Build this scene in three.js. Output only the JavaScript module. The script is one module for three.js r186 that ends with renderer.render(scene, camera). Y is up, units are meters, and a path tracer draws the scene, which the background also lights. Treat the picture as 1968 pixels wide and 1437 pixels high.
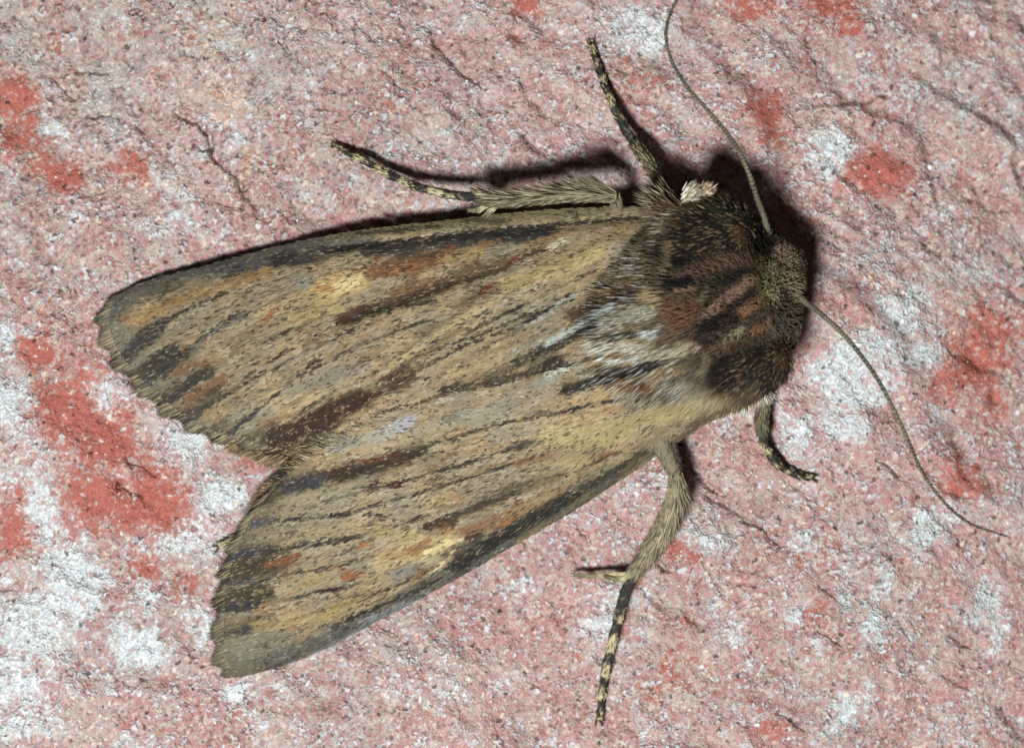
import * as THREE from 'three';
import { RectAreaLightUniformsLib } from 'three/addons/lights/RectAreaLightUniformsLib.js';
import { mergeVertices } from 'three/addons/utils/BufferGeometryUtils.js';

// ---------------------------------------------------------------- units, camera, light
// Plan measurements are in 1/64 mm ("u"): x to the right, z towards the viewer's feet, y up from the stone.
const U = 1 / 64000;                       // metres per u
const CX = 984, CZ = 718.5;                // origin of the measurements
const D = 12800, H0 = 150;                 // camera 200 mm above the level y = H0

const scene = new THREE.Scene();
scene.background = new THREE.Color(0x302a28);
const camera = new THREE.PerspectiveCamera(2 * Math.atan(718.5 / D) * 180 / Math.PI, 1968 / 1437, 0.05, 2);
camera.position.set(0, (D + H0) * U, 0);
camera.up.set(0, 0, -1);
camera.lookAt(0, 0, 0);
camera.focus = (D + 30) * U;
camera.userData.fStop = 48;

RectAreaLightUniformsLib.init();
const flash = new THREE.RectAreaLight(0xf5f9ff, 238, 0.029, 0.020);   // the camera's flash
flash.name = 'camera_flash';
flash.position.set(-0.028, 0.156, 0.048);
flash.lookAt(0, 0, 0);
scene.add(flash);

const renderer = new THREE.WebGLRenderer({ antialias: true });
renderer.toneMapping = THREE.LinearToneMapping;
renderer.toneMappingExposure = 1;
renderer.shadowMap.enabled = true;

// ---------------------------------------------------------------- helpers
let seed = 7;
const rnd = () => { seed = (seed + 0x6d2b79f5) | 0; let t = Math.imul(seed ^ (seed >>> 15), 1 | seed); t = (t + Math.imul(t ^ (t >>> 7), 61 | t)) ^ t; return ((t ^ (t >>> 14)) >>> 0) / 4294967296; };
const rr = (a, b) => a + (b - a) * rnd();
const gs = () => (rnd() + rnd() + rnd() - 1.5) / 1.5;
const clamp = (v, a = 0, b = 1) => Math.min(b, Math.max(a, v));
const ss = (a, b, v) => { const t = clamp((v - a) / (b - a)); return t * t * (3 - 2 * t); };
const lerp = (a, b, t) => a + (b - a) * t;
const h2 = (x, y, s = 0) => { let h = Math.imul(x, 374761393) ^ Math.imul(y, 668265263) ^ Math.imul(s, 2147483647 - 62089911); h = Math.imul(h ^ (h >>> 13), 1274126177); h ^= h >>> 16; return (h >>> 0) / 4294967296; };
const vn = (x, y, s = 0) => { const i = Math.floor(x), j = Math.floor(y); let u = x - i, v = y - j; u = u * u * (3 - 2 * u); v = v * v * (3 - 2 * v); const a = h2(i, j, s), b = h2(i + 1, j, s), c = h2(i, j + 1, s), d = h2(i + 1, j + 1, s); return a + (b - a) * u + (c - a) * v + (a - b - c + d) * u * v; };
const fbm = (x, y, s = 0, n = 4) => { let a = 0, w = .5, t = 0; for (let k = 0; k < n; k++) { a += w * vn(x, y, s + k); t += w; w *= .5; x *= 2.03; y *= 2.03; } return a / t; };
const lin1 = (c) => c <= .04045 ? c / 12.92 : Math.pow((c + .055) / 1.055, 2.4);
const lin = (hex) => [lin1(parseInt(hex.slice(1, 3), 16) / 255), lin1(parseInt(hex.slice(3, 5), 16) / 255), lin1(parseInt(hex.slice(5, 7), 16) / 255)];
const srgb8 = (v) => 255 * (v <= .0031308 ? v * 12.92 : 1.055 * Math.pow(v, 1 / 2.4) - .055);
const segd = (x, y, ax, ay, bx, by) => { const dx = bx - ax, dy = by - ay, l = dx * dx + dy * dy; const t = l ? clamp(((x - ax) * dx + (y - ay) * dy) / l) : 0; const ex = x - ax - dx * t, ey = y - ay - dy * t; return Math.sqrt(ex * ex + ey * ey); };
const polyd = (x, y, p) => { if (p.length === 2) return Math.hypot(x - p[0], y - p[1]); let m = 1e9; for (let i = 0; i + 3 < p.length; i += 2) m = Math.min(m, segd(x, y, p[i], p[i + 1], p[i + 2], p[i + 3])); return m; };
const V = (x, y, z) => new THREE.Vector3(x, y, z);
// plan position of something seen at (px, py) whose real height is h
const at = (px, py, h) => { const f = 1 - (h - H0) / D; return V((px - CX) * f + CX, h, (py - CZ) * f + CZ); };
const finish = (g) => { g.translate(-CX, 0, -CZ); g.scale(U, U, U); return g; };

function mesh(name, geometry, material, parent) {
  const m = new THREE.Mesh(geometry, material);
  m.name = name; m.castShadow = m.receiveShadow = true;
  parent.add(m);
  return m;
}
class Geo {                                            // collects vertices, colours and triangles in u
  constructor() { this.p = []; this.c = []; this.i = []; }
  v(x, y, z, c) { this.p.push(x, y, z); this.c.push(c[0], c[1], c[2]); return this.p.length / 3 - 1; }
  t(a, b, c) { this.i.push(a, b, c); }
  build() {
    const g = new THREE.BufferGeometry();
    g.setAttribute('position', new THREE.Float32BufferAttribute(this.p, 3));
    g.setAttribute('color', new THREE.Float32BufferAttribute(this.c, 3));
    g.setIndex(this.i); g.computeVertexNormals();
    return finish(g);
  }
  // a tapering, bending hair: three-sided, sections along root + dir, sagging by bend
  hair(r, d, len, w, c, bend, n = 3) {
    const dir = d.clone().normalize(), side = V(0, 1, 0).cross(dir); if (side.lengthSq() < 1e-6) side.set(1, 0, 0); side.normalize();
    const up = dir.clone().cross(side).normalize();
    let prev = null;
    for (let k = 0; k <= n; k++) {
      const t = k / n, q = r.clone().addScaledVector(dir, len * t).addScaledVector(bend, len * t * t);
      if (k === n) { const tip = this.v(q.x, q.y, q.z, c); for (let j = 0; j < 3; j++) this.t(prev[j], prev[(j + 1) % 3], tip); break; }
      const rad = w * .5 * (1 - .72 * t * t), ring = [];
      for (let j = 0; j < 3; j++) { const a = j * 2.0944; ring.push(this.v(q.x + (side.x * Math.cos(a) + up.x * Math.sin(a)) * rad, q.y + (side.y * Math.cos(a) + up.y * Math.sin(a)) * rad, q.z + (side.z * Math.cos(a) + up.z * Math.sin(a)) * rad, c)); }
      if (prev) for (let j = 0; j < 3; j++) { const j2 = (j + 1) % 3; this.t(prev[j], prev[j2], ring[j]); this.t(prev[j2], ring[j2], ring[j]); }
      prev = ring;
    }
  }
  // a flat wing scale lying on a surface, its tip a little raised
  scale(p, n, d, len, w, lift, c) {
    const s = n.clone().cross(d).normalize();
    const pt = (f, o, u) => this.v(p.x + d.x * len * f + s.x * w * o + n.x * u, p.y + d.y * len * f + s.y * w * o + n.y * u, p.z + d.z * len * f + s.z * w * o + n.z * u, c);
    const a = pt(0, -.3, .5), b = pt(0, .3, .5), e = pt(.6, -.5, .5 + lift * .6), f = pt(.6, .5, .5 + lift * .6), g = pt(1, -.22, .5 + lift), h = pt(1, .22, .5 + lift);
    this.t(a, b, f); this.t(a, f, e); this.t(e, f, h); this.t(e, h, g);
  }
}
const jit = (c, a) => { const k = 1 + gs() * a; return [c[0] * k * (1 + gs() * a * .25), c[1] * k, c[2] * k * (1 + gs() * a * .25)]; };

// ---------------------------------------------------------------- the stone: one rough slab
const SX0 = -424, SX1 = 2392, SY0 = -338, SY1 = 1774;               // extent of the slab in plan
const TW = 2048, TH = 1536;
const K0 = 1 + H0 / D;                                              // the stone lies lower than the level measured on
const stonePt = (p) => p.map((v, i) => (i % 2 ? (v - CZ) * K0 + CZ : (v - CX) * K0 + CX));
const redSpots = [ // bare red ochre patches: x, y, rx, ry, turn, strength
  [140, 790, 75, 75, .5, 1.1], [210, 850, 70, 60, .4, 1.1], [190, 960, 95, 60, .2, 1.05], [310, 960, 62, 62, .3, 1.1], [70, 690, 32, 50, 0, .9], [270, 880, 50, 40, .3, .8], [25, 1010, 45, 65, .1, .95], [30, 190, 40, 45, .6, 1], [40, 265, 45, 50, .5, .95], [100, 330, 50, 32, .7, 1], [250, 325, 40, 28, .3, .85], [265, 60, 40, 28, .5, .55], [110, 75, 32, 40, .4, .5], [290, 145, 42, 26, .4, .5],
  [270, 1090, 30, 30, 0, .8], [365, 1125, 34, 30, .4, .8], [350, 1250, 36, 70, .2, .5], [430, 1395, 60, 34, .3, .5], [1690, 335, 52, 38, .3, 1.05], [1475, 225, 34, 55, -.4, .85], [1880, 690, 60, 75, .3, .85], [1910, 760, 40, 60, .2, .7], [1850, 920, 55, 34, .3, .95], [1860, 340, 30, 45, .3, .5], [1640, 55, 24, 14, 0, .9], [1610, 10, 45, 22, 0, .75], [1310, 1060, 32, 30, 0, .95], [1440, 15, 50, 22, 0, .65], [1010, 10, 30, 16, 0, .7], [975, 70, 40, 26, 0, .45],
  [1300, 1250, 30, 75, .1, .5], [1270, 1330, 40, 26, 0, .5], [1560, 1175, 40, 24, 0, .5], [1480, 1410, 40, 26, 0, .5], [1590, 950, 30, 24, 0, .4], [480, 880, 40, 26, .5, .65], [75, 445, 40, 22, .3, .55], [230, 455, 30, 14, .3, .4], [1230, 150, 60, 60, 0, .3], [700, 200, 60, 90, 0, .25], [1090, 210, 60, 60, 0, .25]];
const whiteSpots = [ // pale mineral crust
  [135, 1120, 48, 58, .4, 1.1], [50, 1200, 58, 40, .5, 1.1], [20, 1330, 40, 60, 0, 1], [270, 1240, 55, 30, .5, .95], [45, 1395, 45, 26, 0, .8], [345, 850, 46, 36, .6, 1], [415, 960, 42, 36, .2, 1], [190, 755, 36, 26, .4, .95], [20, 760, 40, 55, 0, .7], [60, 840, 30, 40, 0, .5], [350, 1055, 70, 22, 0, .75], [270, 1150, 26, 30, 0, .7], [390, 1200, 18, 20, 0, .9], [455, 1320, 22, 22, 0, 1.1], [90, 980, 26, 50, .2, .9], [10, 660, 26, 36, 0, .8],
  [1735, 610, 30, 34, .2, 1], [1630, 720, 70, 55, .4, 1], [1625, 810, 30, 36, 0, 1], [1690, 670, 45, 24, .3, .9], [1540, 830, 40, 36, .4, .6], [1770, 690, 34, 24, 0, .7], [1600, 280, 46, 34, .3, .75], [1590, 320, 26, 26, 0, .7], [1230, 50, 70, 34, .6, .85], [1265, 90, 20, 14, 0, .8], [1810, 420, 26, 16, 0, .4], [1770, 1030, 30, 20, 0, .5], [1700, 1120, 18, 34, .5, .6], [1690, 1210, 18, 34, .5, .5], [1930, 1210, 14, 40, .4, .5], [1620, 1370, 18, 34, .5, .55], [1900, 1160, 30, 34, .5, .5], [1780, 990, 18, 36, .3, .5],
  [1350, 1040, 40, 20, .3, .6], [1540, 1040, 40, 24, 0, .4], [1400, 1210, 26, 40, 0, .5], [1380, 1180, 20, 26, 0, .5], [1535, 1180, 14, 26, .3, .6], [1150, 1180, 30, 40, .3, .5], [1010, 1130, 40, 20, -.4, .5], [890, 1330, 60, 30, 0, .4], [770, 1330, 40, 22, 0, .4], [560, 1330, 30, 20, 0, .4], [80, 160, 34, 16, .3, .6], [100, 245, 26, 16, .3, .6], [350, 365, 46, 12, .2, .55], [340, 410, 30, 14, .3, .5], [275, 440, 26, 14, .1, .6], [315, 440, 20, 16, 0, .6], [130, 425, 18, 14, 0, .6], [720, 350, 0, 0, 0, 0], [430, 245, 40, 18, .5, .55]];
const creamSpots = [[400, 70, 60, 40, .5, .7], [450, 195, 45, 36, .3, .9], [410, 150, 40, 34, 0, .5], [1600, 250, 50, 34, .3, .5], [1290, 190, 40, 40, 0, .4], [30, 870, 30, 40, 0, .4], [1480, 1000, 50, 30, 0, .2], [480, 340, 30, 60, .6, .35]];
const cracks = [ // fissures: polyline, half width, depth
  [[335, 215, 380, 235, 398, 262, 405, 290], 5, 16], [[405, 290, 420, 318, 455, 340, 470, 378, 492, 402], 3.5, 14], [[370, 282, 398, 286], 3, 8], [[145, 133, 185, 137, 206, 134], 3, 10], [[168, 221, 200, 220, 222, 222, 232, 232], 3, 10], [[95, 5, 112, 6], 3, 9],
  [[830, 78, 860, 110, 885, 135, 905, 150, 935, 168], 3, 12], [[735, 135, 760, 155, 785, 180], 3, 8], [[760, 172, 805, 210, 830, 220], 2.5, 6], [[1358, 952, 1385, 965, 1412, 985, 1440, 1003, 1470, 1018, 1500, 1052], 3.5, 13], [[1330, 905, 1352, 925, 1375, 945, 1392, 955], 4, 10], [[1268, 1085, 1290, 1100], 3, 9], [[1265, 1080, 1284, 1095, 1295, 1102], 2.5, 8],
  [[1575, 1125, 1592, 1140, 1626, 1162], 3, 8], [[1572, 1212, 1616, 1240], 3, 7], [[1496, 1370, 1548, 1405], 3, 8], [[1826, 1222, 1872, 1248], 3, 7], [[1815, 1300, 1865, 1328], 3, 7], [[240, 880, 252, 890, 282, 902, 300, 915], 3, 8], [[225, 935, 270, 955], 3, 7], [[1690, 885, 1715, 895, 1726, 912], 3.5, 9], [[1555, 60, 1553, 78], 2.5, 8], [[60, 25, 100, 60], 3, 6], [[250, 20, 275, 25], 4, 9], [[100, 150, 128, 180, 140, 190], 3, 6], [[1110, 1010, 1130, 1040], 3, 6], [[740, 1210, 760, 1222], 3, 7], [[1420, 185, 1450, 205], 4, 7], [[420, 390, 470, 400], 2.5, 6], [[530, 65, 555, 100], 3, 6]];
const scarps = [ // ledges: the stone drops on the upper right of the line; polyline, drop
  [[1630, 200, 1690, 196, 1712, 212, 1742, 238, 1762, 258, 1780, 285, 1790, 330], 24], [[1840, 192, 1880, 218, 1915, 240, 1935, 265, 1950, 305], 26], [[1930, 8, 1950, 18, 1966, 40, 1985, 80], 26], [[1480, 82, 1530, 118, 1560, 138, 1600, 180], 12], [[1415, 160, 1450, 200, 1475, 250, 1482, 330, 1475, 350], 14], [[1770, 60, 1800, 80, 1830, 100], 8], [[300, 210, 350, 228, 395, 262, 412, 300, 450, 335, 500, 410], 10], [[820, 70, 870, 125, 940, 172], 5]];
[cracks, scarps].forEach((l) => l.forEach((c) => { c[0] = stonePt(c[0]); c.box = c[0].reduce((b, v, i) => { const k = i % 2; b[k] = Math.min(b[k], v); b[k + 2] = Math.max(b[k + 2], v); return b; }, [1e9, 1e9, -1e9, -1e9]); }));
const near = (c, x, y, m) => x > c.box[0] - m && x < c.box[2] + m && y > c.box[1] - m && y < c.box[3] + m;
[redSpots, whiteSpots, creamSpots].forEach((l) => l.forEach((s) => { [s[0], s[1]] = stonePt([s[0], s[1]]); if (l === redSpots) { if (s[5] < .6) s[5] *= .62; else { s[2] *= 1.16; s[3] *= 1.16; } } else if (l === whiteSpots) { s[2] *= 1.15; s[3] *= 1.15; } s[6] = Math.cos(s[4]); s[7] = Math.sin(s[4]); }));
const spot = (list, x, y) => { let m = 0; for (const s of list) { const dx = x - s[0], dy = y - s[1], R = Math.max(s[2], s[3]) * 1.7; if (!s[2] || dx > R || dx < -R || dy > R || dy < -R) continue; const a = (dx * s[6] + dy * s[7]) / s[2], b = (dy * s[6] - dx * s[7]) / s[3], v = s[5] * (1.6 - Math.sqrt(a * a + b * b)); if (v > m) m = v; } return m; };
// broad relief of the slab in u, never above 0 under the moth
function relief(x, y) {
  const a = x * .77 + y * .64, b = y * .77 - x * .64;                  // the bedding runs from upper left to lower right
  let h = 36 - 80 * fbm(a / 520 + 3, b / 300, 11, 3) - 30 * fbm(a / 120, b / 62, 21, 3) - 12 * fbm(a / 30, b / 19, 25, 2);
  h -= 13 * ss(.66, .8, fbm(a / 90 + 40, b / 40, 27, 3)) * ss(.45, .65, fbm(x / 240, y / 240, 28, 2));   // worn hollows
  h -= 70 * ss(1560, 2150, x - (y - 300) * .12) + 30 * ss(500, -200, y) * ss(1200, 2000, x);
  for (const c of scarps) if (near(c, x, y, 170)) {
    const p = c[0]; let best = 1e9, side = 0, end = 0;
    for (let i = 0; i + 3 < p.length; i += 2) { const d = segd(x, y, p[i], p[i + 1], p[i + 2], p[i + 3]); if (d < best) { best = d; side = (p[i + 2] - p[i]) * (y - p[i + 1]) - (p[i + 3] - p[i + 1]) * (x - p[i]); end = (i + .5) / (p.length - 2); } }
    const wob = (vn(x / 14, y / 14, 61) - .5) * 12 + (vn(x / 45, y / 45, 62) - .5) * 30;
    const s = (side < 0 ? best : -best) + wob;
    h -= c[1] * .75 * ss(-5, 10, s) * ss(160, 10, best) * (.35 + .65 * vn(x / 60, y / 60, 63));
  }
  for (const c of cracks) if (near(c, x, y, 14)) { const d = polyd(x + (vn(x / 9, y / 9, 31) - .5) * 8, y + (vn(x / 9, y / 9, 32) - .5) * 8, c[0]); h -= c[2] * 1.4 * ss(c[1] * 2, 0, d); }
  return h;
}
// one pass over the slab: mineral grains give colour and fine relief
const stoneColor = new Uint8Array(TW * TH * 4), stoneBump = new Uint8Array(TW * TH * 4), fine = new Float32Array(TW * TH);
{
  const C = { white: lin('#e2e7e3'), cream: lin('#e2cfb4'), pink: lin('#bd938d'), mauve: lin('#94857f'), rose: lin('#a9766f'), red: lin('#b0624f'), red2: lin('#a25649'), beige: lin('#c4b2a4'), grey: lin('#a39c91'), dark: lin('#54463f'), ochre: lin('#c49a7c'), mint: lin('#cfdcd6'), black: lin('#1d1513') };
  const cell = (x, y, s) => { // nearest grain centre: id and distance to the grain's edge
    const i = Math.floor(x), j = Math.floor(y); let d1 = 9, d2 = 9, id = 0;
    for (let a = -1; a <= 1; a++) for (let b = -1; b <= 1; b++) { const px = i + a + h2(i + a, j + b, s), py = j + b + h2(i + a, j + b, s + 1), d = (px - x) * (px - x) + (py - y) * (py - y); if (d < d1) { d2 = d1; d1 = d; id = h2(i + a, j + b, s + 2) + .0000001; } else if (d < d2) d2 = d; }
    return [id, Math.sqrt(d2) - Math.sqrt(d1), Math.sqrt(d1)];
  };
  for (let r = 0; r < TH; r++) for (let q = 0; q < TW; q++) {
    const x = SX0 + (q + .5) / TW * (SX1 - SX0), y = SY0 + (r + .5) / TH * (SY1 - SY0);
    const wx = x + (vn(x / 22, y / 22, 1) - .5) * 30 + (vn(x / 7, y / 7, 3) - .5) * 9, wy = y + (vn(x / 22, y / 22, 2) - .5) * 30 + (vn(x / 7, y / 7, 4) - .5) * 9;
    const big = fbm(x / 150, y / 150, 41, 3), mid = fbm(x / 30, y / 30, 45, 3);
    const red = spot(redSpots, wx, wy) + (big - .5) * .9, wht = spot(whiteSpots, wx, wy), crm = spot(creamSpots, wx, wy);
    // regional mix: paler and more crusted to the lower left, duller to the upper left
    const ll = ss(900, 100, x) * ss(500, 1000, y), ul = ss(1250, 300, x) * ss(620, 250, y), rt = ss(1250, 1700, x);
    const mid2 = fbm(x / 48 + 5, y / 40, 145, 3), low = fbm(x / 210 + 2, y / 170, 151, 3), patch = fbm((x * .77 + y * .64) / 60, (y * .77 - x * .64) / 34, 155, 3);
    const redAmt = .9 * ss(.05, 1.3, red + (mid - .5) * .8 + (mid2 - .5) * .5 - wht * .35), whtAmt = .9 * ss(.05, 1.35, wht + (mid2 - .47) * 1.7 + ll * .16 + (rt * .08) - redAmt * .5);
    const ux = x + (vn(x / 4.2, y / 4.2, 5) - .5) * 8, uy = y + (vn(x / 4.2, y / 4.2, 6) - .5) * 8, g1 = cell(ux / 5.8 + uy / 26, uy / 5.0, 71), g2 = cell(ux / 13 + 7, uy / 11, 81);
    const useBig = g2[0] < .22 && g2[2] < .44;
    const g = useBig ? g2 : g1, k = useBig ? g2[0] / .22 : g1[0], k2 = (k * 57.31) % 1, k3 = (k * 131.7) % 1, k4 = (k * 211.3) % 1;
    let c, hh = .5;
    if (k3 < redAmt * 1.05 - (useBig ? .12 : 0)) { c = k2 < .4 ? C.red2 : C.red; hh = .5; }
    else if (k4 < whtAmt * .95) { c = k2 < .3 + rt * .4 ? C.mint : C.white; hh = .8; }
    else {
      const pW = .09 + .06 * ll + (mid - .45) * .5, pC = .09 + crm * .4, pG = .30 + .20 * ul + (patch - .5) * 1.1, pD = .05 + .05 * ul + (.5 - patch) * .15;
      let t = k;
      if ((t -= pW) < 0) { c = k2 < .25 ? C.mint : C.white; hh = .8; }
      else if ((t -= pC) < 0) { c = k2 < .35 ? C.ochre : C.cream; hh = .65; }
      else if ((t -= pG) < 0) { c = k2 < .5 ? C.beige : C.grey; hh = .5; }
      else if ((t -= pD) < 0) { c = C.dark; hh = .15; }
      else { c = k2 < .5 ? C.pink : k2 < .88 ? C.rose : C.beige; hh = .45; }
    }
    // grains are not evenly tinted, and the matrix between them shows its own mottling
    const f = 1 + (vn(x / 3.1, y / 3.1, 51) - .5) * .3 + (k2 - .5) * .14, dull = ss(.34, .58, low) * .9 + ul * .25, so = .36;
    const drift = ss(.46, .66, fbm(x / 95 + 8, y / 80, 161, 3)) * .75;
    const mt = (q) => { let m = lerp(C.pink[q], C.mauve[q], dull); m = lerp(m, C.rose[q], drift); m = lerp(m, C.beige[q], ss(.5, .7, patch) * .5); m = lerp(m, C.red[q], redAmt * .9); return lerp(m, C.white[q], whtAmt * .7); };
    let R = lerp(c[0] * f, mt(0), so), G = lerp(c[1] * f, mt(1), so), B = lerp(c[2] * f, mt(2), so);
    // black specks and pits
    const sp = cell(ux / 40 + 3, uy / 40, 97); if (sp[2] < .03 + .07 * sp[0] * sp[0] && sp[0] > .45) { R *= .25; G *= .22; B *= .22; hh = .05; }
    const o = (r * TW + q) * 4;
    stoneColor[o] = clamp(srgb8(clamp(R)), 0, 255); stoneColor[o + 1] = clamp(srgb8(clamp(G)), 0, 255); stoneColor[o + 2] = clamp(srgb8(clamp(B)), 0, 255); stoneColor[o + 3] = 255;
    let grain = hh * ss(0, .2, g[1]) * .6 + .2 * vn(x / 3.2, y / 3.2, 99) + .2 * vn(x / 11, y / 11, 98);
    for (const c of cracks) if (near(c, x, y, 10)) grain *= 1 - ss(c[1] * 1.3, c[1] * .3, polyd(x + (vn(x / 9, y / 9, 31) - .5) * 8, y + (vn(x / 9, y / 9, 32) - .5) * 8, c[0]));
    fine[r * TW + q] = grain;
    stoneBump[o] = stoneBump[o + 1] = stoneBump[o + 2] = 255 * clamp(grain); stoneBump[o + 3] = 255;
  }
}
const tex = (data, isColor) => { const t = new THREE.DataTexture(data, TW, TH, THREE.RGBAFormat); t.magFilter = THREE.LinearFilter; t.minFilter = THREE.LinearFilter; t.generateMipmaps = false; if (isColor) t.colorSpace = THREE.SRGBColorSpace; t.needsUpdate = true; return t; };
const stoneMat = new THREE.MeshStandardMaterial({ map: tex(stoneColor, true), bumpMap: tex(stoneBump, false), bumpScale: 10 * U, roughness: .88 });
const stoneH = (x, y) => { const q = clamp(Math.floor((x - SX0) / (SX1 - SX0) * TW), 0, TW - 1), r = clamp(Math.floor((y - SY0) / (SY1 - SY0) * TH), 0, TH - 1); return relief(x, y) + (fine[r * TW + q] - .5) * 4; };
const stone = new THREE.Group(); stone.name = 'stone'; scene.add(stone);
stone.userData = { label: 'rough red and pink stone slab with white mineral crust under the moth', category: 'stone', kind: 'structure' };
{
  const NX = 620, NY = 465, g = new THREE.BufferGeometry(), p = [], uv = [], ix = [];
  for (let j = 0; j <= NY; j++) for (let i = 0; i <= NX; i++) { const x = SX0 + (SX1 - SX0) * i / NX, y = SY0 + (SY1 - SY0) * j / NY; p.push(x, stoneH(x, y), y); uv.push(i / NX, j / NY); }
  for (let j = 0; j < NY; j++) for (let i = 0; i < NX; i++) { const a = j * (NX + 1) + i, b = a + 1, c = a + NX + 1, d = c + 1; ix.push(a, c, b, b, c, d); }
  // broken sides down to the underside
  const rim = []; for (let i = 0; i < NX; i++) rim.push(i); for (let j = 0; j < NY; j++) rim.push(j * (NX + 1) + NX); for (let i = NX; i > 0; i--) rim.push(NY * (NX + 1) + i); for (let j = NY; j > 0; j--) rim.push(j * (NX + 1));
  const low = rim.map((k) => { p.push(p[k * 3] + gs() * 6, -520, p[k * 3 + 2] + gs() * 6); uv.push(uv[k * 2], uv[k * 2 + 1]); return p.length / 3 - 1; });
  for (let i = 0; i < rim.length; i++) { const j = (i + 1) % rim.length; ix.push(rim[i], rim[j], low[i], rim[j], low[j], low[i]); }
  p.push(CX, -520, CZ); uv.push(.5, .5); const mid = p.length / 3 - 1; for (let i = 0; i < low.length; i++) ix.push(low[i], low[(i + 1) % low.length], mid);
  g.setAttribute('position', new THREE.Float32BufferAttribute(p, 3)); g.setAttribute('uv', new THREE.Float32BufferAttribute(uv, 2)); g.setIndex(ix); g.computeVertexNormals();
  mesh('slab', finish(g), stoneMat, stone);
}
// loose mineral grains standing proud of the slab
{
  const base = mergeVertices(new THREE.IcosahedronGeometry(1, 0)), N = 3600;
  const m = new THREE.InstancedMesh(base, new THREE.MeshStandardMaterial({ color: 0xffffff, roughness: .5 }), N);
  m.name = 'mineral_grains'; m.userData.kind = 'stuff'; m.castShadow = m.receiveShadow = true;
  const M = new THREE.Matrix4(), Q = new THREE.Quaternion(), E = new THREE.Euler(), col = new THREE.Color();
  const tones = ['#e6ebe4', '#dfe6e2', '#e3d2b8', '#c89a80', '#b5675f', '#b9837c', '#a79c94', '#dccabb'].map(lin);
  for (let k = 0; k < N; k++) {
    const x = rr(SX0 + 20, SX1 - 20), y = rr(SY0 + 20, SY1 - 20), s = (1.4 + 2.6 * rnd() * rnd()) * (rnd() < .03 ? 1.7 : 1);
    E.set(rr(0, 6), rr(0, 6), rr(0, 6)); Q.setFromEuler(E);
    M.compose(V((x - CX) * U, (stoneH(x, y) + s * .15) * U, (y - CZ) * U), Q, V(s * rr(.8, 1.3) * U, s * rr(.5, .8) * U, s * rr(.7, 1.1) * U));
    m.setMatrixAt(k, M); const c = tones[Math.floor(rnd() * rnd() * tones.length)]; col.setRGB(c[0], c[1], c[2]); m.setColorAt(k, col);
  }
  stone.add(m);
}
// a few quartz chips large enough to see singly
{
  const q = new THREE.MeshStandardMaterial({ color: new THREE.Color().setRGB(.5, .52, .49), roughness: .7, flatShading: true });
  for (const [px, py, a, b, c, turn] of [[1353, 1035, 15, 8, 12, .2], [1312, 1096, 18, 7, 9, .35], [1160, 1106, 9, 6, 6, .1], [107, 740, 0, 0, 0, 0], [1535, 1180, 13, 7, 9, .6], [1483, 105, 10, 6, 8, 0], [1434, 102, 9, 6, 8, 0], [1110, 218, 8, 6, 10, 0], [1065, 230, 7, 5, 8, 0], [590, 185, 9, 5, 9, .3], [455, 1322, 17, 8, 12, .4], [1325, 945, 8, 6, 9, 0]]) {
    if (!a) continue;
    const [x, y] = stonePt([px, py]), g = new THREE.IcosahedronGeometry(1, 1), s = g.attributes.position; if (a < 9) continue;
    for (let i = 0; i < s.count; i++) { const X = s.getX(i), Y = s.getY(i), Z = s.getZ(i), k = .6 + .8 * vn(X * 2 + px, Y * 2 + Z * 3, 5); s.setXYZ(i, clamp(X * k, -.7, .7) * a * .8, clamp(Y * k, -.7, .45) * b * .8, clamp(Z * k, -.65, .7) * c * .8); }
    g.rotateY(turn); g.computeVertexNormals(); g.translate(x, stoneH(x, y) + b * .1, y);
    mesh('quartz_chip', finish(g), q, stone);
  }
}

// ---------------------------------------------------------------- the moth's pigment: colour of the scales over its plan
const PX0 = 130, PY0 = 330, PW = 1480, PH = 1010, paint = new Float32Array(PW * PH * 3);
const streak = (x, y, s) => { const a = y > 860 - (x - 600) * .34 ? .32 : .46, u = x * Math.cos(a) - y * Math.sin(a), v = x * Math.sin(a) + y * Math.cos(a); return .6 * vn(u / 34, v / 5.5, s) + .4 * vn(u / 13, v / 3.2, s + 1); };
{
  const tan = lin('#a8926a'), grey = lin('#807c6c'), olive = lin('#8e7d5c'), fleck = lin('#2e2820');
  for (let r = 0; r < PH; r++) for (let q = 0; q < PW; q++) {
    const x = q + PX0, y = r + PY0, n = fbm(x / 70, y / 50, 201, 3), s = streak(x, y, 203), o = (r * PW + q) * 3;
    const fl = ss(.64, .8, streak(x * 1.9, y * 1.9, 209)) * (.35 + .6 * ss(.4, .65, fbm(x / 44, y / 30, 213, 2)));
    const a = ss(.42, .64, n * .6 + s * .4), b = ss(.5, .7, fbm(x / 50 + 9, y / 40, 207, 3));
    for (let k = 0; k < 3; k++) { let c = lerp(tan[k], grey[k], a * .6); c = lerp(c, olive[k], b * .5); paint[o + k] = lerp(c * (.40 + 1.0 * s), fleck[k], fl); }
  }
}
const ground = paint.slice();
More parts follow.
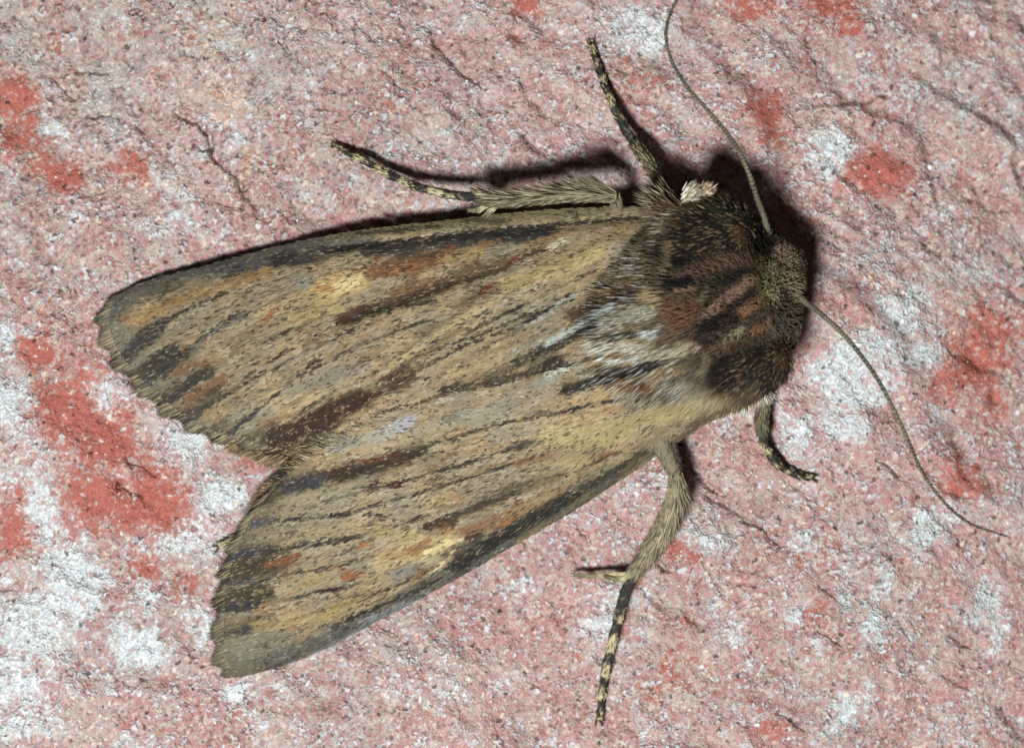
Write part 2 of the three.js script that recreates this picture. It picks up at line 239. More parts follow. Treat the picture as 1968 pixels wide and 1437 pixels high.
const S = (p, w, hex, a = .8, rough = .5) => {           // a streak or patch of pigmented scales
  const c = lin(hex), cl = .3 * c[0] + .6 * c[1] + .1 * c[2]; if (c[2] > c[0]) for (let k = 0; k < 3; k++) c[k] = lerp(cl, c[k], .25);                            // slaty scales too
  if (rough >= .25 && c[0] > 2.2 * c[2]) { if (c[1] < .5 * c[0]) c[1] = lerp(c[1], c[0] * .5, .3); for (let k = 0; k < 3; k++) c[k] = lerp(cl, c[k], .84); }   // tawny scales are mixed with brown and grey ones
  if (cl < .07) { for (let k = 0; k < 3; k++) c[k] *= .72; w *= w > 8 ? 1.2 : 1.1; }
  let x0 = 1e9, x1 = -1e9, y0 = 1e9, y1 = -1e9;
  for (let i = 0; i < p.length; i += 2) { x0 = Math.min(x0, p[i]); x1 = Math.max(x1, p[i]); y0 = Math.min(y0, p[i + 1]); y1 = Math.max(y1, p[i + 1]); }
  const R = w * 1.6 + 6;
  for (let y = Math.max(PY0, Math.floor(y0 - R)); y < Math.min(PY0 + PH, y1 + R); y++) for (let x = Math.max(PX0, Math.floor(x0 - R)); x < Math.min(PX0 + PW, x1 + R); x++) {
    const n = streak(x, y, 231), d = polyd(x, y, p) + (n - .5) * w * 1.3 * rough + (vn(x / 5, y / 5, 235) - .5) * 5;
    const e = ss(w * 1.15, w * .45, d) * a; if (e <= 0) continue;
    const o = ((y - PY0) * PW + x - PX0) * 3, f = e * clamp(1 - rough * .7 + rough * 1.4 * streak(x, y, 237));
    for (let k = 0; k < 3; k++) paint[o + k] = lerp(paint[o + k], c[k], f);
  }
};
// the outer third of each wing carries more grey scales
S([225, 630, 300, 690, 380, 770, 450, 820], 95, '#66624f', .5, .9); S([450, 1250, 455, 1150, 490, 1050, 540, 960], 95, '#66624f', .5, .9);
// veins: broken dark lines from the base to the margin
for (const v of [[285, 640, 340, 602, 430, 560, 520, 520], [330, 685, 400, 640, 470, 605, 560, 562], [380, 722, 450, 682, 520, 650, 640, 600], [400, 780, 480, 730, 560, 690, 700, 622], [430, 838, 500, 785, 575, 722, 700, 660, 830, 612], [500, 848, 570, 800, 640, 752, 780, 692, 930, 640, 1040, 596], [740, 740, 830, 700, 900, 662, 1000, 625, 1110, 572], [450, 1064, 540, 1056, 620, 1045, 760, 1012, 900, 962], [430, 1122, 520, 1112, 606, 1096, 700, 1076], [425, 1174, 520, 1158, 620, 1136, 740, 1112], [425, 1226, 500, 1206, 580, 1186, 700, 1150, 780, 1120], [488, 1004, 590, 995, 670, 986, 800, 950, 950, 902, 1100, 852], [620, 962, 690, 946, 760, 930, 900, 890, 1060, 842], [800, 862, 950, 817, 1100, 786, 1200, 762], [900, 640, 960, 610, 1060, 560, 1150, 520]]) { S(v, 3.4, '#2a241c', .9, .75); S(v.map((q, i) => (i % 2 ? q + 7 : q + 3)), 4, '#a39a7c', .4, 1); }
// --- upper forewing
S([236, 706, 292, 752, 345, 795, 405, 828, 470, 842], 22, '#5a5548', .55, .8); S([215, 600, 235, 660, 280, 720], 26, '#6a675a', .55, .8);
S([195, 610, 260, 552, 350, 522, 500, 486, 620, 460, 700, 450], 26, '#56564d', .92);
S([640, 446, 800, 432, 960, 418, 1100, 410, 1260, 402], 16, '#837850', .8);
S([420, 512, 500, 502, 560, 494], 14, '#4c4c50', .85); S([540, 498, 650, 487, 740, 477, 850, 464, 960, 456, 1070, 444], 15, '#36373b', .95, .4);
S([640, 478, 760, 461, 900, 445, 1060, 431, 1250, 416], 6, '#2a2219', .95, .3); S([690, 448, 760, 440, 850, 432], 4, '#332d24', .8); S([900, 420, 980, 424], 6, '#3a3226', .7); S([1110, 408, 1125, 425], 7, '#2e2a24', .8);
S([255, 612, 330, 582, 430, 548, 520, 520], 13, '#9a783a', .85); S([238, 608, 246, 604], 8, '#87502a', .8); S([272, 614, 285, 610], 8, '#8c5a2c', .7); S([322, 580, 336, 574], 8, '#81502a', .7); S([440, 538, 480, 522], 6, '#7d4a2a', .6);
S([285, 632, 340, 602, 400, 576, 432, 560], 4, '#2f2b26', .85); S([430, 530, 490, 512], 4, '#312b28', .8); S([310, 560, 350, 548], 4, '#3a352c', .7); S([330, 590, 400, 562], 4, '#5b553f', .5);
S([197, 622, 208, 655, 234, 695], 13, '#57555e', .75); S([238, 682, 272, 655, 312, 622], 12, '#34353f', .95, .3); S([262, 640, 310, 612], 5, '#26252a', .8);
S([290, 702, 345, 676], 20, '#443e30', .9); S([322, 712, 380, 700, 425, 692], 14, '#74502a', .85); S([300, 680, 340, 670], 10, '#3d3f42', .7);
S([278, 738, 332, 700], 9, '#3a3a45', .9, .3); S([320, 772, 362, 740, 402, 716], 9, '#38353d', .9, .3); S([368, 762, 398, 745, 432, 726], 16, '#74482a', .9, .4); S([350, 790, 385, 770], 11, '#6b5130', .8); S([336, 745, 420, 705], 8, '#6d6a5a', .6);
S([368, 806, 392, 786, 415, 768], 7, '#3b3a40', .9, .3); S([440, 832, 470, 808, 492, 794], 6, '#3f3d45', .85, .3); S([405, 794, 440, 784], 14, '#95793c', .7); S([415, 805, 425, 800], 8, '#8a5f30', .6);
S([230, 690, 290, 760, 350, 800, 420, 840, 520, 855], 8, '#5d5848', .7);
S([428, 622, 446, 608, 464, 598], 5, '#2a1f1a', .9, .2); S([452, 670, 472, 662], 5, '#46251a', .95, .2); S([520, 696, 540, 680, 562, 668], 4, '#442215', .95, .2); S([598, 704, 608, 692, 626, 680], 4, '#301b12', .95, .2); S([470, 726, 486, 714, 500, 706], 4, '#2e241e', .9, .2); S([682, 714, 690, 698, 704, 690], 5, '#341b10', .95, .2); S([700, 692, 735, 684], 2.6, '#43301e', .8, .2); S([760, 704, 800, 690, 815, 696], 3, '#33271a', .7, .3);
S([496, 790, 520, 770, 545, 748, 575, 722], 3.5, '#393530', .8, .7); S([400, 640, 470, 605], 5, '#6a6b60', .6); S([375, 670, 400, 650], 9, '#55564e', .6); S([540, 640, 560, 628], 3.5, '#3b2c20', .7); S([500, 660, 525, 650], 3, '#3a2d24', .7); S([560, 690, 640, 650], 6, '#7a705a', .5); S([640, 720, 700, 705], 16, '#7b776a', .6); S([560, 745, 640, 720], 20, '#7d7a68', .6); S([420, 690, 500, 660], 14, '#9a8a58', .5); S([690, 660, 740, 640], 16, '#8a7e66', .5);
S([505, 606, 560, 580, 620, 560], 20, '#a88f58', .75); S([560, 610, 640, 590], 20, '#ab9152', .7); S([505, 615, 520, 603, 538, 588], 6, '#95522a', .9); S([585, 540, 600, 536], 15, '#868373', .8); S([622, 556, 660, 545, 705, 536], 24, '#c3a25c', .95); S([655, 548, 690, 540], 13, '#dcc27e', .95); S([618, 548, 640, 553], 9, '#a9672a', .85); S([645, 500, 690, 492], 14, '#a99569', .9); S([640, 565, 650, 590], 7, '#b8974f', .7); S([668, 592, 658, 598], 8, '#a88f50', .8); S([602, 516, 606, 530], 4, '#3b241a', .8);
S([722, 522, 760, 512, 800, 508, 872, 486], 19, '#7c4722', .95, .5); S([765, 520, 805, 514], 13, '#9a602e', .8); S([725, 490, 740, 500], 7, '#7a3a1a', .8); S([780, 490, 850, 484], 8, '#433128', .7); S([860, 502, 925, 482], 14, '#a88a48', .85); S([905, 512, 925, 500], 10, '#8c5a2c', .7); S([930, 470, 960, 462], 8, '#9a6a35', .7);
S([664, 612, 700, 600, 760, 582, 830, 556, 900, 530, 985, 500], 14, '#3f2b19', .97, .35); S([655, 608, 720, 585], 8, '#5a2517', .8); S([760, 560, 860, 530], 9, '#6e4520', .8); S([880, 530, 960, 505, 1010, 490], 14, '#6b5530', .8); S([690, 600, 760, 592, 840, 575], 5, '#26201c', .8); S([880, 585, 960, 545], 12, '#7a6a44', .6);
S([926, 566, 938, 556, 952, 545], 5, '#6c2616', .95, .2); S([984, 502, 1000, 496], 5, '#7a1f1f', .95, .2); S([900, 580, 930, 565], 8, '#5c4426', .7); S([1012, 492, 1034, 482, 1052, 480], 5, '#46301f', .9, .3); S([1045, 462, 1100, 448], 7, '#9d7a3e', .7); S([915, 605, 945, 595], 6, '#4b3c28', .7); S([920, 605, 950, 595], 3, '#2d231a', .6);
S([740, 716, 800, 674, 870, 625, 960, 572, 1060, 522, 1190, 462], 7, '#b8a368', .85, .4); S([770, 712, 830, 672, 900, 628], 6, '#7a6536', .8); S([1000, 545, 1090, 505, 1180, 475], 22, '#b49d5e', .75); S([1070, 472, 1090, 462], 9, '#c9bd98', .8); S([975, 545, 1050, 530, 1065, 520], 14, '#b29b5a', .7);
S([985, 560, 1060, 525, 1110, 505], 3, '#5a4a2c', .6, .7); S([960, 575, 1030, 545], 4, '#6b5c3c', .6, .8); S([1020, 570, 1110, 540], 12, '#a38d55', .5);
S([1014, 620, 1036, 606, 1052, 598], 7, '#2b241d', .95, .3); S([1064, 590, 1088, 576, 1108, 562], 6, '#221d1a', .97, .2); S([1000, 628, 1060, 604, 1080, 582, 1140, 552], 4, '#b5b4a4', .8, .6); S([930, 672, 985, 640, 1010, 625], 4, '#46392b', .7, .8); S([870, 700, 930, 675], 5, '#5a4b35', .5, .9); S([905, 650, 935, 640], 4, '#4d3c29', .7);
S([1112, 606, 1150, 588, 1190, 570, 1238, 556], 17, '#4e2916', .97, .35); S([1160, 572, 1210, 548], 12, '#71502c', .8); S([1180, 530, 1240, 540], 14, '#8a7648', .6); S([1230, 560, 1262, 535], 5, '#241d18', .9, .3);
S([1150, 442, 1180, 450, 1215, 440], 7, '#86532b', .6, .9); S([1120, 470, 1180, 450, 1230, 440], 8, '#aa9458', .5); S([1190, 480, 1240, 470, 1275, 500], 22, '#857e6e', .75); S([1190, 510, 1240, 520, 1280, 520], 16, '#86786a', .7);
// --- the dark and frosted inner edge
S([1000, 694, 1060, 668, 1125, 636, 1160, 620], 12, '#27231d', .95, .5); S([1060, 655, 1120, 625, 1185, 588], 9, '#aab0a4', .9, .6); S([1105, 640, 1175, 604], 4, '#24211d', .9, .5); S([1056, 704, 1072, 694, 1082, 690], 15, '#25231b', .97, .2); S([980, 680, 1060, 650], 6, '#7b7a66', .7); S([860, 748, 930, 738, 1000, 720, 1050, 708], 10, '#30281f', .95, .5); S([730, 792, 800, 775, 870, 752], 4, '#43290f', .9, .3); S([940, 720, 1000, 700], 8, '#4a4337', .7);
S([1064, 722, 1090, 706, 1105, 700], 8, '#bcc0aa', .9); S([1040, 735, 1080, 725], 8, '#8a8a7a', .7); S([1100, 700, 1130, 690], 8, '#6a6046', .6);
S([530, 842, 590, 812, 650, 780, 745, 738, 790, 716], 20, '#452817', .98, .3); S([560, 850, 600, 835, 640, 820], 16, '#3d362d', .9); S([600, 806, 640, 790, 680, 768], 7, '#74381b', .85); S([650, 800, 700, 772], 6, '#6e2f1a', .8); S([505, 815, 560, 795], 8, '#7e6035', .7); S([720, 750, 800, 705], 5, '#6d5d3c', .7); S([525, 850, 545, 858], 8, '#38353c', .8); S([640, 750, 720, 735], 14, '#9a8c5c', .6);
S([228, 694, 262, 664, 300, 634], 15, '#45423a', .8, .6); S([262, 724, 300, 698, 352, 674], 17, '#3c362b', .85, .6); S([304, 768, 350, 738, 402, 714], 14, '#3a342c', .85, .6); S([348, 802, 392, 772, 425, 750], 12, '#42382b', .8, .6); S([400, 830, 440, 805], 9, '#4a4234', .7, .6); S([470, 845, 510, 828, 540, 815], 12, '#453a2a', .75, .6); S([535, 848, 580, 826, 640, 795, 700, 765], 24, '#3c2416', .9, .5);
// --- lower forewing
S([424, 1108, 470, 1096, 535, 1084], 24, '#3c3324', .85, .6); S([420, 1162, 462, 1152, 515, 1142], 18, '#3e3626', .85, .6); S([424, 1060, 470, 1058, 520, 1056], 12, '#453e34', .75, .6); S([420, 1215, 470, 1205, 520, 1195], 13, '#48432f', .7, .6); S([515, 950, 560, 932, 610, 922], 20, '#43382a', .85, .6); S([470, 1010, 520, 998], 9, '#4a4438', .7, .6);
S([432, 1250, 432, 1170, 446, 1090, 470, 1030, 510, 965], 26, '#57503f', .6, .8);
S([425, 1295, 520, 1272, 640, 1228, 760, 1168, 850, 1122, 950, 1060, 1050, 1003, 1110, 958, 1185, 905], 25, '#55554d', .95, .4); S([880, 1086, 960, 1034, 1040, 986, 1105, 948], 17, '#2f302b', .95, .35); S([850, 1070, 900, 1045, 930, 1025], 9, '#3c3a32', .8); S([560, 1282, 700, 1213, 830, 1140], 9, '#7b8178', .8); S([640, 1205, 700, 1180, 780, 1146, 850, 1112], 5, '#25262a', .9, .5); S([700, 1196, 780, 1158], 5, '#8e9290', .7, .8); S([430, 1250, 500, 1240, 560, 1225], 30, '#74715c', .85); S([425, 1280, 480, 1275], 22, '#66634f', .8); S([1000, 1040, 1080, 990, 1140, 945], 5, '#8b7a50', .7); S([1110, 950, 1180, 905, 1250, 860], 8, '#37332a', .85); S([1150, 910, 1220, 865], 7, '#8f8050', .7);
S([432, 1098, 480, 1082, 535, 1072], 25, '#473a26', .92, .4); S([520, 1085, 548, 1078, 578, 1070], 9, '#7a3c1a', .9); S([540, 1085, 560, 1105], 10, '#63482a', .8); S([450, 1064, 480, 1062, 505, 1064], 7, '#3a3a4a', .95, .2); S([430, 1124, 460, 1118, 495, 1118], 8, '#3d3d49', .9, .3); S([440, 1150, 480, 1142, 515, 1140], 17, '#473f25', .9); S([422, 1174, 455, 1168, 495, 1164], 9, '#363640', .95, .3); S([424, 1226, 450, 1218, 482, 1212], 8, '#3b3a44', .9, .3); S([470, 1196, 520, 1180], 8, '#6e5a32', .7); S([496, 1172, 510, 1165], 7, '#8f5c29', .8); S([415, 1130, 416, 1200], 7, '#5a503c', .7); S([520, 1160, 560, 1150], 9, '#8a7a4a', .6); S([500, 1205, 560, 1195, 640, 1180], 12, '#a3894a', .7); S([540, 1215, 580, 1205], 5, '#8f5f2d', .6); S([480, 1250, 520, 1240], 4, '#4a4538', .6);
S([600, 922, 650, 912, 700, 900, 760, 884, 812, 862], 18, '#3a2616', .98, .3); S([675, 888, 720, 882, 772, 870], 5, '#6a2f1e', .9); S([560, 934, 590, 928, 618, 922], 15, '#44424a', .9, .4); S([508, 958, 520, 940, 535, 925], 12, '#463828', .9); S([550, 905, 600, 890], 14, '#7b6a44', .7); S([660, 945, 700, 930], 16, '#8d876c', .7); S([560, 960, 640, 945], 16, '#8f865e', .6);
S([488, 1004, 540, 998, 590, 995, 640, 988, 672, 990], 3.5, '#35312f', .85, .7); S([484, 1006, 530, 996], 6, '#4c4a5c', .7); S([640, 988, 670, 991], 4, '#2b2118', .9, .2); S([702, 990, 720, 986, 745, 990], 4, '#2b2320', .95, .2); S([530, 1058, 580, 1048, 622, 1044], 3.5, '#35302b', .85, .6); S([648, 1042, 672, 1037, 690, 1034], 4, '#2a221c', .95, .2); S([606, 1095, 640, 1092], 3.5, '#2e2a26', .95, .2); S([618, 1138, 640, 1134, 660, 1132], 4, '#2c1c1c', .95, .2); S([690, 1150, 735, 1142], 2.5, '#3a352e', .8, .4); S([560, 1150, 600, 1142], 4, '#4a4a40', .6, .6); S([720, 932, 732, 928], 5, '#43170f', .95, .1); S([760, 932, 785, 926], 5, '#43170f', .95, .2); S([690, 936, 720, 930], 3, '#2e2620', .7); S([660, 1065, 680, 1055, 690, 1060], 4, '#3b332a', .7); S([785, 1015, 800, 1000], 4, '#3b3026', .8); S([840, 930, 860, 932], 5, '#4c3c30', .7);
S([670, 1108, 690, 1104, 702, 1104], 9, '#98491f', .95, .3); S([650, 1092, 680, 1096], 5, '#8c4a24', .7); S([690, 1052, 715, 1044], 5, '#9a5524', .9); S([560, 1120, 640, 1110], 18, '#a08a50', .5); S([590, 1060, 610, 1080], 8, '#8c7d60', .6); S([640, 1170, 700, 1150], 14, '#a18744', .6); S([700, 1120, 740, 1105], 12, '#a28f50', .6); S([600, 1020, 680, 1010], 14, '#a38e55', .5);
S([735, 1082, 790, 1062, 840, 1046, 878, 1030], 21, '#b39a60', .8); S([828, 1062, 850, 1050, 868, 1040], 12, '#dac37c', .95); S([795, 1058, 815, 1052, 825, 1040], 10, '#93602e', .9, .4); S([750, 1070, 775, 1064], 11, '#a5834c', .85); S([855, 1022, 872, 1016], 8, '#95602c', .8); S([884, 1012, 892, 1024, 888, 1042, 874, 1062, 852, 1085, 830, 1102], 2.6, '#cfc09a', .95, .1); S([820, 1078, 850, 1068], 10, '#a9a27a', .7); S([770, 1106, 792, 1096], 16, '#7b7972', .85); S([812, 1102, 800, 1110], 6, '#8c5626', .9); S([730, 1020, 800, 1030], 14, '#ab9553', .6); S([800, 1020, 815, 1010], 6, '#b3ac84', .6);
S([815, 1012, 860, 996, 920, 974, 1000, 944, 1090, 908], 8, '#3b2d1e', .95, .35); S([828, 1012, 880, 1000], 8, '#4a2f1c', .9); S([930, 960, 1000, 930, 1060, 908], 8, '#4c4434', .75, .6); S([892, 1020, 950, 1000, 985, 985, 1004, 968], 12, '#83532d', .88); S([905, 1030, 925, 1022], 8, '#5a2c18', .9); S([960, 1010, 990, 995], 7, '#9f5a28', .8); S([985, 985, 1030, 965, 1082, 938], 12, '#957743', .88); S([1010, 940, 1080, 915], 7, '#8b7b4a', .6); S([840, 970, 900, 955], 14, '#a98d52', .5); S([870, 950, 890, 960], 8, '#9c6a3c', .6);
S([1118, 902, 1150, 884, 1192, 864], 3.5, '#54301c', .9, .4); S([1160, 872, 1185, 866], 6, '#7a4426', .7); S([1000, 884, 1040, 878, 1075, 874], 9, '#85502c', .65, .9); S([980, 860, 1010, 852, 1035, 846], 5, '#4c4b45', .85, .5); S([900, 870, 960, 850], 6, '#8a6a42', .5); S([870, 880, 890, 860, 880, 856], 3, '#5d4326', .7); S([810, 920, 850, 890, 880, 865], 3, '#6a4828', .8, .5); S([1090, 795, 1100, 790], 5, '#8c6030', .6); S([950, 840, 1040, 820], 14, '#8b8570', .5); S([1090, 830, 1095, 832], 5, '#6d3c20', .8);
S([1158, 732, 1200, 732, 1258, 742], 9, '#86401f', .85, .6); S([1200, 722, 1250, 728], 5, '#5f2c18', .8, .5); S([1260, 705, 1300, 715], 16, '#94763f', .8); S([1095, 748, 1160, 726, 1220, 706, 1282, 688], 12, '#25221d', .97, .45); S([1130, 712, 1180, 704, 1215, 700], 6, '#565348', .8, .6); S([1080, 790, 1130, 776, 1185, 766], 4, '#2f2c28', .85, .6); S([1010, 795, 1060, 790], 4, '#4f4c42', .6, .8); S([1160, 752, 1190, 748], 8, '#ab9650', .7); S([1170, 788, 1200, 782], 10, '#9c7640', .7); S([1220, 800, 1250, 805], 6, '#7c5c34', .7); S([1220, 790, 1230, 784], 4, '#403b34', .8); S([1290, 808, 1312, 802], 5, '#6e3a1e', .85);
S([1060, 840, 1160, 832, 1260, 802, 1330, 780], 26, '#ad9d5e', .7); S([1030, 905, 1130, 880], 20, '#a8955a', .5); S([1200, 905, 1290, 850, 1360, 800, 1400, 780], 7, '#5b5239', .85); S([1290, 735, 1330, 730, 1375, 720], 22, '#857f70', .8); S([1300, 760, 1350, 752], 14, '#89816a', .7); S([1340, 775, 1400, 765], 12, '#9c9064', .7);
S([730, 838, 770, 820, 800, 806], 13, '#a7aab0', .85, .7); S([640, 864, 700, 846, 760, 826], 15, '#97937c', .75); S([655, 860, 690, 846], 6, '#6c6c74', .6); S([860, 800, 890, 792], 6, '#3e3a33', .6); S([850, 810, 890, 800], 4, '#2c2722', .7, .4); S([800, 830, 900, 800, 1000, 770], 16, '#8a8672', .55); S([790, 850, 850, 830], 14, '#98906a', .5); S([840, 775, 880, 760], 6, '#b4b09a', .6);
// --- thorax and head
{ const T = (p, w, hex, a = .9) => S(p, w, hex, a, .25);
  T([1270, 470, 1300, 620, 1360, 700], 60, '#594a36', .95); T([1380, 450, 1420, 640, 1470, 720], 90, '#4c3d2c', .97); T([1500, 480, 1520, 600], 55, '#5c4e38', .97);
  T([1305, 480, 1350, 445, 1400, 430, 1440, 465], 50, '#1a140d', .97); T([1370, 395, 1415, 450], 12, '#37391f', .8); T([1420, 445, 1440, 480], 13, '#5b3f22', .85); T([1292, 470, 1285, 500, 1275, 525], 11, '#7d6a48', .6); T([1290, 395, 1280, 440], 20, '#645040', .9); T([1250, 400, 1270, 420], 22, '#7a7058', .9);
  T([1305, 535, 1350, 520, 1400, 505, 1440, 498], 18, '#664c39', .9); T([1285, 548, 1312, 548, 1325, 540], 12, '#1b191a', .97); T([1275, 575, 1280, 590], 9, '#232020', .9); T([1350, 565, 1380, 545, 1405, 520], 9, '#3d3921', .9); T([1400, 540, 1430, 525], 9, '#292422', .95); T([1360, 605, 1395, 575, 1440, 540], 13, '#8c6c54', .95); T([1385, 610, 1415, 585, 1445, 562], 5, '#3a2a26', .95); T([1400, 618, 1440, 592, 1475, 568], 11, '#8f6341', .9); T([1288, 588, 1305, 618, 1330, 590], 22, '#74492f', .95); T([1300, 560, 1330, 555], 8, '#8a6c50', .8); T([1345, 580, 1360, 560], 9, '#716247', .8);
  T([1352, 628, 1385, 618, 1412, 612], 14, '#27231d', .95); T([1395, 655, 1425, 632], 10, '#8a8568', .9); T([1340, 650, 1365, 655], 9, '#33292a', .8); T([1450, 635, 1480, 618], 10, '#7e5230', .9); T([1465, 585, 1485, 600], 8, '#5a4526', .8); T([1360, 680, 1400, 665, 1430, 660], 16, '#5f4830', .9); T([1395, 715, 1440, 695, 1475, 690, 1490, 725], 38, '#1c150e', .97); T([1355, 690, 1348, 715], 11, '#7d7050', .6); T([1340, 668, 1310, 660], 10, '#a59478', .8);
  T([1462, 500, 1462, 545, 1470, 580], 11, '#6c6433', .9); T([1482, 515, 1488, 545, 1490, 575], 15, '#aaa37e', .97); T([1470, 540, 1480, 560], 9, '#a39a6a', .8); T([1505, 486, 1530, 490, 1560, 492], 24, '#b09478', .92); T([1515, 530, 1540, 560], 22, '#a08e72', .92); T([1485, 625, 1505, 610, 1515, 650], 18, '#5a523c', .9); T([1455, 455, 1475, 470], 14, '#292820', .95); T([1500, 670, 1505, 690], 18, '#4e3622', .9);
  T([1175, 622, 1205, 605, 1245, 600], 20, '#aaa58c', .95); T([1238, 640, 1262, 640], 10, '#d2d3c8', .97); T([1150, 668, 1190, 662, 1240, 668], 13, '#ccc5ae', .97); T([1240, 680, 1280, 678, 1318, 672], 11, '#b5a98a', .95); T([1185, 645, 1215, 640, 1232, 640], 9, '#4a4328', .95); T([1250, 565, 1262, 580], 14, '#a58e60', .95); T([1160, 686, 1200, 690, 1240, 684], 5, '#d6d8cc', .9); T([1200, 596, 1240, 580], 6, '#8d8468', .8); T([1130, 660, 1160, 640], 7, '#c0b697', .9); T([1270, 655, 1300, 645], 8, '#6b5640', .7); }
const tone = (x, y, from = paint) => { const q = clamp(Math.round(x) - PX0, 0, PW - 1), r = clamp(Math.round(y) - PY0, 0, PH - 1), o = (r * PW + q) * 3; return [from[o], from[o + 1], from[o + 2]]; };

// ---------------------------------------------------------------- the moth
const membraneTone = lin('#3a3020'), mixc = (a, b, t) => [lerp(a[0], b[0], t), lerp(a[1], b[1], t), lerp(a[2], b[2], t)];
const scaleMat = new THREE.MeshPhysicalMaterial({ vertexColors: true, roughness: .8, specularIntensity: .6, side: THREE.DoubleSide });
const furMat = new THREE.MeshPhysicalMaterial({ vertexColors: true, roughness: .85, specularIntensity: .45 });
const skinMat = new THREE.MeshStandardMaterial({ vertexColors: true, roughness: .7 });
const eyeMat = new THREE.MeshPhysicalMaterial({ color: new THREE.Color().setRGB(.012, .010, .008), roughness: .5 });
const moth = new THREE.Group(); moth.name = 'moth'; scene.add(moth);
moth.userData = { label: 'tan and grey streaked moth with folded wings resting on the red stone', category: 'moth' };

const spline = (p, n) => { const c = new THREE.CatmullRomCurve3([...Array(p.length / 2)].map((_, i) => V(p[2 * i], 0, p[2 * i + 1])), false, 'centripetal'); const o = []; for (let i = 0; i <= n; i++) o.push(c.getPoint(i / n)); return o; };
const table = (t, v) => { const f = clamp(t) * (v.length - 1), i = Math.min(v.length - 2, Math.floor(f)), u = f - i; const a = v[Math.max(0, i - 1)], b = v[i], c = v[i + 1], d = v[Math.min(v.length - 1, i + 2)]; return b + .5 * u * (c - a + u * (2 * a - 5 * b + 4 * c - d + u * (3 * (b - c) + d - a))); };

// a forewing: Coons patch between its four edges in plan, arched from the costa up to the ridge
function Wing({ costa, inner, base, outer, hc, hr, folds, lift }) {
  const NT = 210, NS = 110, c = spline(costa, NT), n = spline(inner, NT), b = spline(base, NS), o = spline(outer, NS);
  const pos = (t, s) => {
    const e = (l, f) => { const g = clamp(f) * (l.length - 1), i = Math.min(l.length - 2, Math.floor(g)); return l[i].clone().lerp(l[i + 1], g - i); };
    const C = e(c, t), N = e(n, t), B = e(b, s), O = e(o, s);
    const x = C.x * (1 - s) + N.x * s + B.x * (1 - t) + O.x * t - (c[0].x * (1 - t) * (1 - s) + n[0].x * (1 - t) * s + c[NT].x * t * (1 - s) + n[NT].x * t * s);
    const z = C.z * (1 - s) + N.z * s + B.z * (1 - t) + O.z * t - (c[0].z * (1 - t) * (1 - s) + n[0].z * (1 - t) * s + c[NT].z * t * (1 - s) + n[NT].z * t * s);
    let y = lerp(table(t, hc), table(t, hr), Math.pow(Math.sin(s * Math.PI / 2), .85));
    for (const f of folds) { const d = polyd(x, z, f[0]); if (d < f[2] * 3) y += f[1] * Math.exp(-d * d / (f[2] * f[2])); }
    y += (fbm(x / 60, z / 60, 301, 2) - .5) * 7 + lift;
    return V(x, y, z);
  };
  const grid = []; for (let i = 0; i <= NT; i++) for (let j = 0; j <= NS; j++) grid.push(pos(i / NT, j / NS));
  const G = (i, j) => grid[clamp(Math.round(i), 0, NT) * (NS + 1) + clamp(Math.round(j), 0, NS)];
  return { NT, NS, G, pos };
}
function wingMesh(name, W, parent, tint) {
  const g = new Geo(), { NT, NS, G } = W, top = [], bot = [];
  for (let i = 0; i <= NT; i++) for (let j = 0; j <= NS; j++) { const p = G(i, j); top.push(g.v(p.x, p.y, p.z, (tint ? jit(tint, .2) : mixc(tone(p.x, p.z), membraneTone, .55)))); }
  for (let i = 0; i <= NT; i++) for (let j = 0; j <= NS; j++) { const p = G(i, j); bot.push(g.v(p.x, p.y - 4, p.z, [.12, .1, .07])); }
  const k = (i, j) => i * (NS + 1) + j, flip = (G(1, 0).clone().sub(G(0, 0))).cross(G(0, 1).clone().sub(G(0, 0))).y < 0;
  const quad = (a, b, c, d) => { if (flip) { g.t(a, c, b); g.t(a, d, c); } else { g.t(a, b, c); g.t(a, c, d); } };
  for (let i = 0; i < NT; i++) for (let j = 0; j < NS; j++) { quad(top[k(i, j)], top[k(i + 1, j)], top[k(i + 1, j + 1)], top[k(i, j + 1)]); quad(bot[k(i, j)], bot[k(i, j + 1)], bot[k(i + 1, j + 1)], bot[k(i + 1, j)]); }
  const edge = []; for (let i = 0; i < NT; i++) edge.push(k(i, 0)); for (let j = 0; j < NS; j++) edge.push(k(NT, j)); for (let i = NT; i > 0; i--) edge.push(k(i, NS)); for (let j = NS; j > 0; j--) edge.push(k(0, j));
  for (let a = 0; a < edge.length; a++) { const e = edge[a], f = edge[(a + 1) % edge.length]; quad(top[e], bot[e], bot[f], top[f]); }
  return mesh(name, g.build(), skinMat, parent);
}
